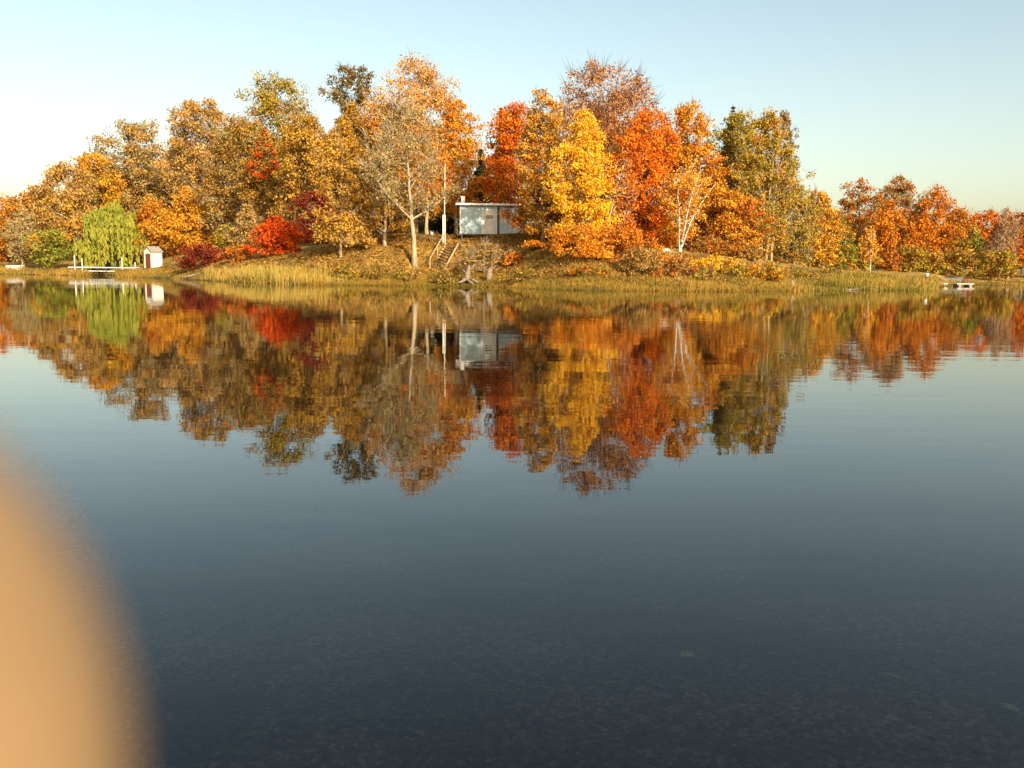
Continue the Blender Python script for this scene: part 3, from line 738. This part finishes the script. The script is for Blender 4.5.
tw.tube([p + [0, 0, .01], (p + p2) / 2 + [0, .012, .014], p2 + [0, 0, .012]], [.006, .008, .006], 6)
tw.tube([p2, p2 + [.03, .05, .01]], [.005, .003], 5); tw.tube([p2, p2 + [.05, -.03, .01]], [.005, .003], 5)
tag(tw.build('stick', YL, None, True), 'short pale forked stick lying under the water at lower right', 'stick')

# ------------------------------------------------------------------ hut on the knoll
hl = at(460, 234, 83); hz = hl[2]
hut = tag(empty('garden_hut', (hl[0], 83, hz), R(3)), 'pale blue flat roofed hut with a grey door on the leafy bank', 'hut')
k = 83 / (F * .992)                                   # metres per photo pixel
Wd, Ht, Dp = 76 * k, 28.3 * k, 3.6
xa, xb = 21.5 * k, 36 * k                             # door opening
wall = MB()
wall.box(0, xa, 0, .12, 0, Ht).box(xb, Wd, 0, .12, 0, Ht).box(xa, xb, 0, .12, 24.2 * k, Ht)
wall.box(0, .12, .12, Dp, 0, Ht).box(Wd - .12, Wd, .12, Dp, 0, Ht).box(.12, Wd - .12, Dp - .12, Dp, 0, Ht)
for i in range(14):                                   # board battens on the front
    xx = .12 + i * .52
    if not (xa - .1 < xx < xb + .05): wall.box(xx, xx + .035, -.018, 0, .02, Ht - .05)
wall.build('wall', M['shedwall'], hut)
for x0_ in (-.02, Wd - .10):
    MB().box(x0_, x0_ + .12, -.025, -.001, 0, Ht - .06).build('corner_board', M['white'], hut)
MB().box(-.35, Wd + .3, -.38, Dp + .3, Ht, Ht + .10).build('roof', M['roof'], hut)
rf = hut.children[-1]
MB().box(-.38, Wd + .33, -.41, -.381, Ht - .05, Ht + .12).box(-.381, -.351, -.38, Dp + .3, Ht - .05, Ht + .12).build('fascia', M['white'], rf)
dr = MB().box(xa + .06, xb - .06, .03, .075, 0, 24.2 * k - .06).build('door', M['door'], hut, bevel=.006)
MB().box(xa, xa + .06, -.03, .1, 0, 24.2 * k).box(xb - .06, xb, -.03, .1, 0, 24.2 * k).box(xa + .06, xb - .06, -.03, .1, 24.2 * k - .06, 24.2 * k).build('door_frame', M['white'], dr)
MB().box(xa + .34, xb - .34, .018, .029, 15 * k, 18.5 * k).build('door_window', M['glass'], dr)
MB().tube([(xb - .2, .03, 1.0), (xb - .2, -.03, 1.0), (xb - .2, -.045, 1.0)], [.012, .02, .03], 8).build('handle', M['grey'], dr)
MB().box(xb + .05, xb + .22, -.06, -.02, 0, Ht - .02).build('downpipe', M['darkwood'], hut)
wx0, wx1, wz0, wz1 = 39.5 * k, 52 * k, 11.5 * k, 22.5 * k
wf = MB().box(wx0, wx1, -.055, -.02, wz1 - .07, wz1).box(wx0, wx1, -.055, -.02, wz0, wz0 + .07).box(wx0, wx0 + .07, -.055, -.02, wz0 + .07, wz1 - .07).box(wx1 - .07, wx1, -.055, -.02, wz0 + .07, wz1 - .07).build('window', M['white'], hut)
MB().box(wx0 + .07, wx1 - .07, -.04, -.022, wz0 + .07, wz1 - .07).build('blind', M['cream'], wf)
MB().box((wx0 + wx1) / 2 - .025, (wx0 + wx1) / 2 + .025, -.06, -.041, wz0 + .07, wz1 - .07).build('mullion', M['darkwood'], wf)
ch = MB().box(.10, .42, .9, 1.22, Ht + .10, Ht + .75).build('chimney', M['white'], hut)
MB().box(.05, .47, .85, 1.27, Ht + .75, Ht + .83).build('chimney_cap', M['cream'], ch)
MB().box(-.25, Wd + .2, -.75, Dp, -.14, -.004).build('deck', M['darkwood'], hut)
for xx in (.1, 3.3, Wd - .2):
    MB().box(xx, xx + .12, -.7, -.58, -1.3, -.14).build('deck_post', M['darkwood'], hut)
    MB().box(xx, xx + .12, 3.0, 3.12, -1.3, -.14).build('deck_post', M['darkwood'], hut)

# wooden steps
b0 = at(437, 265.5, 76.2); t0 = at(452, 244.5, 80.2)
b0[2] = gz(b0[0], b0[1]) ; t0[2] = max(t0[2], gz(t0[0], t0[1]) + .1)
st = tag(empty('wooden_steps', tuple(b0)), 'weathered wooden steps with a handrail climbing the leafy bank', 'steps')
v = t0 - b0; hor = unit(np.array([v[0], v[1], 0])); sd = np.array([hor[1], -hor[0], 0])
v = v + np.array([0, 0, .12])
wd = .55
for s_ in (-1, 1):
    MB().tube([sd * wd * s_ + [0, 0, -.1], sd * wd * s_ + v + [0, 0, -.05]], [.09, .09], 4).build('stringer', M['wood'], st)
for i in range(9):
    c = v * (i + .6) / 9.3
    a = c - sd * (wd + .03) ; b = c + sd * (wd + .03)
    mb = MB(); w_ = hor * .13
    z_ = np.array([0, 0, .045])
    vs = [a - w_, b - w_, b + w_, a + w_]
    mb.add([q_ + z_ for q_ in vs] + [q_ for q_ in vs], [(0, 1, 2, 3), (7, 6, 5, 4), (0, 4, 5, 1), (1, 5, 6, 2), (2, 6, 7, 3), (3, 7, 4, 0)]).build('tread', M['darkwood'], st)
sl = -sd * (wd + .1)
hr = MB().tube([sl + [0, 0, .85], sl + v * .5 + [0, 0, .9], sl + v + [0, 0, .9]], [.055, .055, .055], 6).build('handrail', M['wood'], st)
for f_ in (0.02, .5, .98):
    MB().tube([sl + v * f_ + [0, 0, -.3], sl + v * f_ + [0, 0, .9]], [.05, .05], 6).build('post', M['wood'], st)

# flagpole with boxed foot
fp = at(444.5, 237, 82); fz = gz(fp[0], 82)
pole = tag(empty('flagpole', (fp[0], 82, fz)), 'slim bare white flagpole left of the hut', 'pole')
hp = at(445, 165, 82)[2] - fz
MB().tube([(0, 0, 0), (0, 0, hp * .5), (.05, 0, hp)], [.065, .05, .03], 8).build('shaft', M['cream'], pole, True)
MB().box(-.16, -.07, -.08, .08, -.1, 2.4).box(.07, .10, -.08, .08, -.1, 2.4).build('foot_post', M['white'], pole)
MB().tube([(.05, 0, hp), (.05, 0, hp + .05), (.05, 0, hp + .12)], [.02, .06, .02], 8).build('finial', M['cream'], pole, True)

# low rail fence on the brow
f0 = at(412, 241, 81); f1 = at(441, 244, 81)
rl = tag(empty('rail_fence', (f0[0], 81, gz(f0[0], 81))), 'low dark rail fence on the brow behind the tall pale trunk', 'fence')
ln = f1[0] - f0[0]
def rz_(x_): return gz(f0[0] + x_, 81) - rl.location[2]
for x_ in np.linspace(0, ln, 4):
    MB().box(x_ - .05, x_ + .05, -.05, .05, rz_(x_) - .2, rz_(x_) + .75).build('post', M['grey'] if False else M['darkwood'], rl)
for hh_ in (.35, .66):
    MB().tube([(0, -.07, rz_(0) + hh_), (ln / 2, -.07, rz_(ln / 2) + hh_), (ln, -.07, rz_(ln) + hh_)], [.035] * 3, 5).build('rail', M['darkwood'], rl)
wbx = at(432, 232, 84)
wbz = gz(wbx[0], 84)
bk = tag(empty('bucket', (wbx[0], 84, wbz)), 'small white bucket standing behind the flagpole', 'bucket')
MB().tube([(0, 0, 0), (0, 0, .36), (0, 0, .40)], [.15, .19, .20], 12).build('tub', M['white'], bk, True)
MB().tube([(-.19, 0, .36), (-.12, 0, .52), (.12, 0, .52), (.19, 0, .36)], [.012] * 4, 5).build('handle', M['grey'], bk, True)

# ------------------------------------------------------------------ tiny white shed on the left shore
sp_ = at(153.5, 270, 118); sz = gz(sp_[0], 118)
ss = tag(empty('boat_shed', (sp_[0], 118, sz), R(38 + 21)), 'tiny white shed with a dark red door at the end of the footbridge', 'shed')
w2, d2, h2 = .78, .78, 2.15   # half width, half depth, eaves
# local: door on the -x face, long side on the -y face
wl = MB()
wl.box(-w2, w2, -d2, -d2 + .08, 0, h2).box(-w2, w2, d2 - .08, d2, 0, h2).box(w2 - .08, w2, -d2 + .08, d2 - .08, 0, h2)
wl.box(-w2, -w2 + .08, -d2 + .08, -.50, 0, h2).box(-w2, -w2 + .08, .50, d2 - .08, 0, h2).box(-w2, -w2 + .08, -.50, .50, 1.85, h2)
for xg in (-w2, w2 - .08):
    wl.add([(xg, -d2, h2), (xg, d2, h2), (xg, 0, h2 + .58), (xg + .08, -d2, h2), (xg + .08, d2, h2), (xg + .08, 0, h2 + .58)], [(0, 2, 1), (3, 4, 5), (0, 3, 5, 2), (1, 2, 5, 4)])
wl.build('wall', M['cream'], ss)
e = .16; rs_ = .58 / d2
for s_ in (-1, 1):
    a0, a1 = s_ * (d2 + e), 0
    z0_, z1_ = h2 - e * rs_ + .02, h2 + .60
    vs = [(-w2 - e, a0, z0_), (w2 + e, a0, z0_), (w2 + e, a1, z1_), (-w2 - e, a1, z1_)]
    vs += [(p_[0], p_[1], p_[2] + .06) for p_ in vs]
    MB().add(vs, [(0, 3, 2, 1), (4, 5, 6, 7), (0, 1, 5, 4), (1, 2, 6, 5), (2, 3, 7, 6), (3, 0, 4, 7)]).build('roof', M['roof'], ss)
dd_ = MB().box(-w2 + .01, -w2 + .05, -.495, .495, .03, 1.84).build('door', M['redbrown'], ss)
MB().tube([(-w2 + .01, .38, 1.0), (-w2 - .04, .38, 1.0)], [.02, .03], 8).build('handle', M['grey'], dd_)

# ------------------------------------------------------------------ footbridge and wall on the left
q0 = at(70, 268, 121); q1 = at(145.5, 268, 121); bz_ = .62
fb = tag(empty('footbridge', (q0[0], 121, bz_)), 'long white railed footbridge in front of the willow', 'bridge')
Lb = q1[0] - q0[0]
MB().box(0, Lb, -.5, .5, -.08, 0).build('deck', M['white'], fb)
MB().box(0, Lb, -.56, -.52, .38, .48).build('rail', M['white'], fb)
MB().box(0, Lb, .52, .56, .38, .48).build('rail', M['white'], fb)
for i in range(9):
    xx = .15 + (Lb - .3) * i / 8
    MB().box(xx - .04, xx + .04, -.52, -.44, -1.3, .48).build('post', M['darkwood'], fb)
for i, (pxp, hh_) in enumerate([(74.5, 1.7), (82, 1.35), (122, 1.5), (135, .9)]):
    xx = at(pxp, 262, 120.2)[0]
    zz = min(gz(xx, 120.2), .3)
    po = MB().tube([(0, 0, -.6), (0, 0, .6 + hh_)], [.06, .05], 7).build('mooring_post', M['white'], None, True)
    po.location = (xx, 120.2, zz)
    tag(po, ['tallest white mooring post at the left end of the footbridge', 'white mooring post right of the tallest one', 'white mooring post in front of the willow', 'shorter white mooring post nearest the tiny white shed'][i], 'post', 'mooring posts along the footbridge')

wa = at(-12, 266, 131); wb_ = at(68, 266, 131)
wq = tag(empty('sea_wall', (wa[0], 131, .1)), 'low pale shore wall at the left picture edge', 'wall')
Lw = wb_[0] - wa[0]
MB().box(0, Lw, -.2, .2, -.6, .50).build('wall_face', M['stone'], wq, bevel=.03)
MB().box(-.05, Lw + .05, -.27, .27, .50, .60).build('coping', M['cream'], wq, bevel=.02)
rk = MB()
for i in range(5):
    pass
bt = at(14, 261, 133); bzz = gz(bt[0], 133)
def hull(Lh, Wh, Hh):
    n_ = 9; vs = []; fs = []
    for i in range(n_):
        t_ = i / (n_ - 1); w_ = Wh * (1 - abs(2 * t_ - .9) ** 3 * .75) if t_ > .45 else Wh * (.75 + .55 * t_)
        w_ = max(w_, .06)
        zr = Hh * (.92 + .25 * (2 * t_ - 1) ** 2)
        for kx, kz in ((-1, 0), (-.82, .62), (-.35, .97), (.35, .97), (.82, .62), (1, 0)):
            vs.append(((t_ - .5) * Lh, kx * w_ * .5, kz * zr))
    for i in range(n_ - 1):
        for j in range(5): fs.append((i * 6 + j, (i + 1) * 6 + j, (i + 1) * 6 + j + 1, i * 6 + j + 1))
    fs.append(tuple(range(6))); fs.append(tuple((n_ - 1) * 6 + j for j in range(5, -1, -1)))
    return MB().add(vs, fs)
ub = tag(empty('rowing_boat', (bt[0], 133, bzz), R(12)), 'white upturned rowing boat on the grass at far left', 'boat')
hull(2.3, 1.0, .5).build('hull', M['stone'], ub, True)
MB().box(-1.1, 1.0, -.025, .025, .44, .56).build('keel', M['cream'], ub)

# ------------------------------------------------------------------ right shore: docks, boat, bucket
def dock(p0_, p1_, py_, D_, label):
    a = at(p0_, py_, D_); b = at(p1_, py_, D_)
    r_ = tag(empty('floating_dock', (a[0], D_, .16)), label, 'dock', 'small docks on the right')
    L_ = b[0] - a[0]
    MB().box(0, L_, -.7, .7, .04, .13).build('deck', M['cream'], r_, bevel=.02)
    for s_ in (.18, .82):
        MB().tube([(L_ * s_, -.6, -.08), (L_ * s_, .6, -.08)], [.16, .16], 8).build('float', M['grey'], r_, True)
    return r_, L_
dk1, L1 = dock(926, 945, 284, 99, 'left one of two low white docks at the tip of the marsh')
dk2, L2 = dock(954, 971, 284.5, 99, 'right one of two low white docks in open water')
def seat(dx, dk, mat, label, name='deck_chair'):
    r_ = tag(empty(name, (dk.location[0] + dx, dk.location[1], .30)), label, 'chair')
    MB().box(-.3, .3, -.28, .28, .22, .28).build('seat', mat, r_)
    MB().box(-.3, .3, .24, .30, .28, .48).build('backrest', mat, r_)
    for sx in (-.26, .26):
        for sy in (-.24, .24): MB().box(sx - .025, sx + .025, sy - .025, sy + .025, 0, .22).build('leg', mat, r_)
seat(L1 * .72, dk1, M['darkwood'], 'low dark chair on the left white dock')
seat(L2 * .72, dk2, M['maroon'], 'low maroon chair on the right white dock')
gb = at(951, 279, 113); gbz = gz(gb[0], 113)
ub2 = tag(empty('rowing_boat', (gb[0], 113, gbz), R(-10)), 'grey upturned rowing boat on the far right shore', 'boat')
hull(2.6, 1.0, .42).build('hull', M['dullgrey'], ub2, True)
MB().box(-1.25, 1.1, -.025, .025, .37, .48).build('keel', M['darkwood'], ub2)
bb = at(926.5, 278, 86); bbz = gz(bb[0], 86)
b2 = tag(empty('bucket', (bb[0], 86, bbz + .35)), 'white tub on a stand in the marsh grass', 'bucket')
MB().tube([(0, 0, .25), (0, 0, .52), (0, 0, .56)], [.15, .19, .20], 12).build('tub', M['white'], b2, True)
MB().box(-.05, .05, -.05, .05, -.7, .25).build('stand', M['darkwood'], b2)

# ------------------------------------------------------------------ driftwood, stumps
def branchy(name, label, cat, segs, Dref, mat):
    """segs: list of (pixel path, distance, radii) turned into real limbs lying on the bank"""
    a = at(*segs[0][0][0], Dref)
    mb = MB()
    o0 = np.array([a[0], Dref, gz(a[0], Dref)])
    for path, dy, rad_ in segs:
        pts = []
        for (ppx, ppy), yy in zip(path, dy):
            p_ = at(ppx, ppy, Dref + yy); g_ = gz(p_[0], p_[1])
            p_[2] = max(p_[2], g_ + .03); pts.append(p_ - o0)
        mb.tube(pts, rad_, 7)
    o = mb.build(name, mat, None, True); o.location = tuple(o0)
    return tag(o, label, cat)
branchy('driftwood', 'bleached fallen branch with upright snags on the right bank', 'driftwood', [
    ([(791, 267), (800, 269.5), (810, 271), (816, 270)], [0, 0, .2, .3], [.10, .13, .15, .16]),
    ([(794, 268), (795, 262)], [0, .1], [.08, .03]),
    ([(804, 270), (805, 264), (807, 262)], [.1, .2, .2], [.09, .06, .03]),
    ([(801, 269), (807, 265)], [.1, .4], [.06, .03]), ([(815, 271), (817, 268)], [.3, .2], [.15, .12])], 82, M['drift'])
branchy('driftwood', 'grey white fallen log behind the yellow shrub by the poplar stems', 'driftwood', [
    ([(752, 263), (765, 264), (781, 268)], [0, .2, .4], [.10, .12, .08]),
    ([(771, 265), (773, 258.5)], [.3, .3], [.07, .03])], 80, M['drift'])
branchy('driftwood', 'long pale log lying at the water below the maroon shrub', 'driftwood', [
    ([(178, 277.5), (190, 276), (201, 274.5), (212, 274)], [0, .2, .4, .6], [.07, .10, .09, .05]),
    ([(197, 275), (205, 272.5)], [.3, .5], [.05, .02])], 92.5, M['drift'])
branchy('tree_stump', 'pale stump with spreading bare roots at the water below the thin tan bush', 'stump', [
    ([(467, 281), (467.5, 275), (468.5, 269), (469, 265)], [0, .1, .2, .2], [.34, .22, .15, .08]),
    ([(467, 278), (462, 281.5), (456, 283.5)], [0, -.4, -.6], [.16, .11, .05]),
    ([(467, 279), (470, 282), (473, 283.5)], [0, -.4, -.5], [.14, .10, .05]),
    ([(468, 277), (475, 281), (479, 282.5)], [0, -.2, -.3], [.13, .09, .04]),
    ([(468, 272), (473, 267), (475, 264)], [.1, .2, .2], [.10, .06, .03]),
    ([(466, 278), (460, 279.5)], [0, .2], [.12, .05]), ([(467, 274), (463, 270)], [.1, .2], [.08, .03])], 71.4, M['drift'])
branchy('tree_stump', 'plain pale stump right of the stump with roots', 'stump', [
    ([(489, 281), (489, 275), (490.5, 268)], [0, .1, .2], [.30, .24, .18]), ([(490, 271), (493, 265)], [.1, .1], [.08, .04])], 71.5, M['drift'])
branchy('tree_stump', 'small white broken stump in the grass below the reddish shrub', 'stump', [
    ([(678, 284), (678, 277)], [0, .1], [.11, .08]), ([(678, 280), (680, 278)], [0, 0], [.06, .03])], 64.5, M['drift'])
branchy('tree_stump', 'ragged pale stump at the water below the driftwood', 'stump', [
    ([(792, 288), (792.5, 280)], [0, .1], [.14, .07]), ([(792, 287), (787, 288)], [0, -.1], [.10, .05]), ([(793, 284), (796, 280)], [.1, .1], [.07, .03])], 67.8, M['drift'])
branchy('driftwood', 'short dark branch lying at the waterline under the marsh grass', 'driftwood', [
    ([(842, 289.5), (850, 289.6), (858, 289.2)], [0, 0, 0], [.05, .07, .04])], 70.3, M['drift'])

# rocks by the birch
def rock(loc, r_, label):
    bm = bmesh.new(); bmesh.ops.create_icosphere(bm, subdivisions=2, radius=r_)
    for v_ in bm.verts: v_.co *= random.uniform(.8, 1.15); v_.co.z *= .6
    me_ = bpy.data.meshes.new('rock'); bm.to_mesh(me_); bm.free(); me_.materials.append(M['stone'])
    o = bpy.data.objects.new('rock', me_); C.objects.link(o); o.location = loc
    tag(o, label, 'rock', 'pale rocks by the birch')
for i, (ppx, rr_) in enumerate([(665, .45), (671, .32), (676, .26)]):
    p_ = at(ppx, 252, 77.5); rock((p_[0], 77.5, gz(p_[0], 77.5) + .1), rr_, ['largest pale rock left of the white birch foot', 'middle sized pale rock left of the white birch foot', 'smallest pale rock touching the white birch foot'][i])

# ------------------------------------------------------------------ the hand at the lens
def skin_mat():
    m, nt, out = new_mat('skin')
    g = nt.nodes.new('ShaderNodeTexCoord'); n_ = nt.nodes.new('ShaderNodeTexNoise'); n_.inputs['Scale'].default_value = 28
    nt.links.new(g.outputs['Object'], n_.inputs['Vector'])
    rp = ramp(nt, [(.3, (.25, .155, .075)), (.7, (.33, .21, .105))]); nt.links.new(n_.outputs['Fac'], rp.inputs[0])
    b = nt.nodes.new('ShaderNodeBsdfPrincipled'); b.inputs['Roughness'].default_value = .55; b.inputs['Specular IOR Level'].default_value = .25
    nt.links.new(rp.outputs[0], b.inputs['Base Color']); nt.links.new(b.outputs[0], out.inputs[0])
    return m
def cam_pt(r_, u_, f_): return CAM + (rt * r_ + up * u_ + fw * f_) * .001
HAND = {  # mm right, up, forward of the lens; radius mm
    'wrist': (-128, -96, -52, 25), 'palm': (-112, -66, -36, 24), 'heel': (-120, -80, -44, 25),
    'k1': (-94, -34, -16, 13), 'k2': (-98, -52, -14, 13), 'k3': (-103, -69, -15, 12), 'k4': (-108, -85, -20, 11),
    'i1': (-64, -17, 9, 9.8), 'i2': (-38, -11, 14.0, 9.3), 'i3': (-14.2, -7.0, 12.6, 9.6), 'i4': (-5.95, -6.3, 12, 7.1),
    'm1': (-72, -43, 13, 9.6), 'm2': (-49, -41, 13, 8.8), 'm3': (-34, -41, 3, 7.8),
    'r1': (-78, -63, 11, 9.2), 'r2': (-56, -61, 12, 8.4), 'r3': (-42, -60, 3, 7.4),
    'p1': (-86, -82, 5, 8), 'p2': (-68, -80, 8, 7.2), 'p3': (-56, -79, 2, 6.4),
    't0': (-104, -44, -42, 14), 't1': (-84, -20, -44, 11), 't2': (-62, -6, -38, 10), 't3': (-46, 0, -32, 8.6),
    'arm1': (-138, -160, -110, 29), 'arm2': (-150, -235, -185, 36)}
EDG = [('wrist', 'heel'), ('heel', 'palm'), ('palm', 'k1'), ('palm', 'k2'), ('palm', 'k3'), ('palm', 'k4'),
       ('k1', 'i1'), ('i1', 'i2'), ('i2', 'i3'), ('i3', 'i4'), ('k2', 'm1'), ('m1', 'm2'), ('m2', 'm3'), ('k3', 'r1'), ('r1', 'r2'), ('r2', 'r3'),
       ('k4', 'p1'), ('p1', 'p2'), ('p2', 'p3'), ('palm', 't0'), ('t0', 't1'), ('t1', 't2'), ('t2', 't3'), ('wrist', 'arm1'), ('arm1', 'arm2')]
names = list(HAND)
base = cam_pt(*HAND['wrist'][:3])
bm = bmesh.new(); sk = bm.verts.layers.skin.verify()
# metres x10 inside the mesh keeps the skin hull well conditioned; the object is scaled back
bv = {}
for n_ in names:
    v_ = bm.verts.new(Vector((cam_pt(*HAND[n_][:3]) - base) * 10)); bv[n_] = v_
    v_[sk].radius = (HAND[n_][3] * .01,) * 2
    v_[sk].use_root = (n_ == 'palm')
for a, b in EDG: bm.edges.new((bv[a], bv[b]))
me = bpy.data.meshes.new('person'); bm.to_mesh(me); bm.free(); me.materials.append(skin_mat())
ho = bpy.data.objects.new('person', me); C.objects.link(ho); ho.location = tuple(base); ho.scale = (.1, .1, .1)
sm = ho.modifiers.new('skin', 'SKIN'); sm.use_smooth_shade = True; sm.branch_smoothing = .6
ss_ = ho.modifiers.new('sub', 'SUBSURF'); ss_.levels = 3; ss_.render_levels = 3
tag(ho, 'blurred tan fingertip of the person holding the camera at lower left', 'person')
slv = MB(); a1, a2 = [np.array((cam_pt(*HAND[n_][:3]) - base) * 10) for n_ in ('arm1', 'arm2')]
d_ = a2 - a1
slv.tube([a1 - d_ * .12, a1, a1 + d_ * .6, a2 + d_ * .15], [.36, .40, .45, .47], 16)
so = slv.build('sleeve', surf('navy_cloth', (.02, .03, .06), (.04, .05, .09), 20, .9), ho, True)

# ------------------------------------------------------------------ light, sky, camera
SUN_EL, SUN_AZ = R(24), R(150)          # azimuth clockwise from +Y (north); behind the camera, to its right
sdir = Vector((math.sin(SUN_AZ) * math.cos(SUN_EL), math.cos(SUN_AZ) * math.cos(SUN_EL), math.sin(SUN_EL)))
sl_ = bpy.data.lights.new('sun', 'SUN'); sl_.energy = 4.7; sl_.angle = R(.5); sl_.color = (1, .88, .68)
so_ = bpy.data.objects.new('sun', sl_); C.objects.link(so_)
so_.rotation_euler = sdir.to_track_quat('Z', 'Y').to_euler(); so_.location = (30, -60, 40)

w = bpy.data.worlds.new('World'); SC.world = w; w.use_nodes = True
nt = w.node_tree; bg = nt.nodes['Background']
sky = nt.nodes.new('ShaderNodeTexSky'); sky.sky_type = 'NISHITA'; sky.sun_disc = False
sky.sun_elevation = SUN_EL; sky.sun_rotation = SUN_AZ; sky.air_density = 1.0; sky.dust_density = 2.5; sky.ozone_density = 1.0
tn = nt.nodes.new('ShaderNodeMix'); tn.data_type = 'RGBA'; tn.blend_type = 'MULTIPLY'; tn.inputs['Factor'].default_value = 1
tn.inputs['B'].default_value = (1.16, 1.04, .83, 1)     # hazy autumn air, slightly green in this camera
nt.links.new(sky.outputs[0], tn.inputs['A']); nt.links.new(tn.outputs['Result'], bg.inputs[0]); bg.inputs[1].default_value = .15

cd = bpy.data.cameras.new('camera'); co = bpy.data.objects.new('camera', cd); C.objects.link(co)
mw = Matrix(((rt[0], up[0], -fw[0], CAM[0]), (rt[1], up[1], -fw[1], CAM[1]), (rt[2], up[2], -fw[2], CAM[2]), (0, 0, 0, 1)))
co.matrix_world = mw
cd.sensor_width = 36; cd.lens = 36 * F / W; cd.clip_start = .002; cd.clip_end = 8000
cd.dof.use_dof = True; cd.dof.focus_distance = 70; cd.dof.aperture_fstop = 19
SC.camera = co
vs_ = SC.view_settings; vs_.view_transform = 'Standard'; vs_.look = 'None'; vs_.gamma = 1; vs_.use_curve_mapping = False; vs_.exposure = 0.7
SC.cycles.use_denoising = True
SC.cycles.max_bounces = 6; SC.cycles.diffuse_bounces = 3; SC.cycles.transparent_max_bounces = 8; SC.cycles.glossy_bounces = 3
SC.cycles.caustics_reflective = False; SC.cycles.caustics_refractive = False
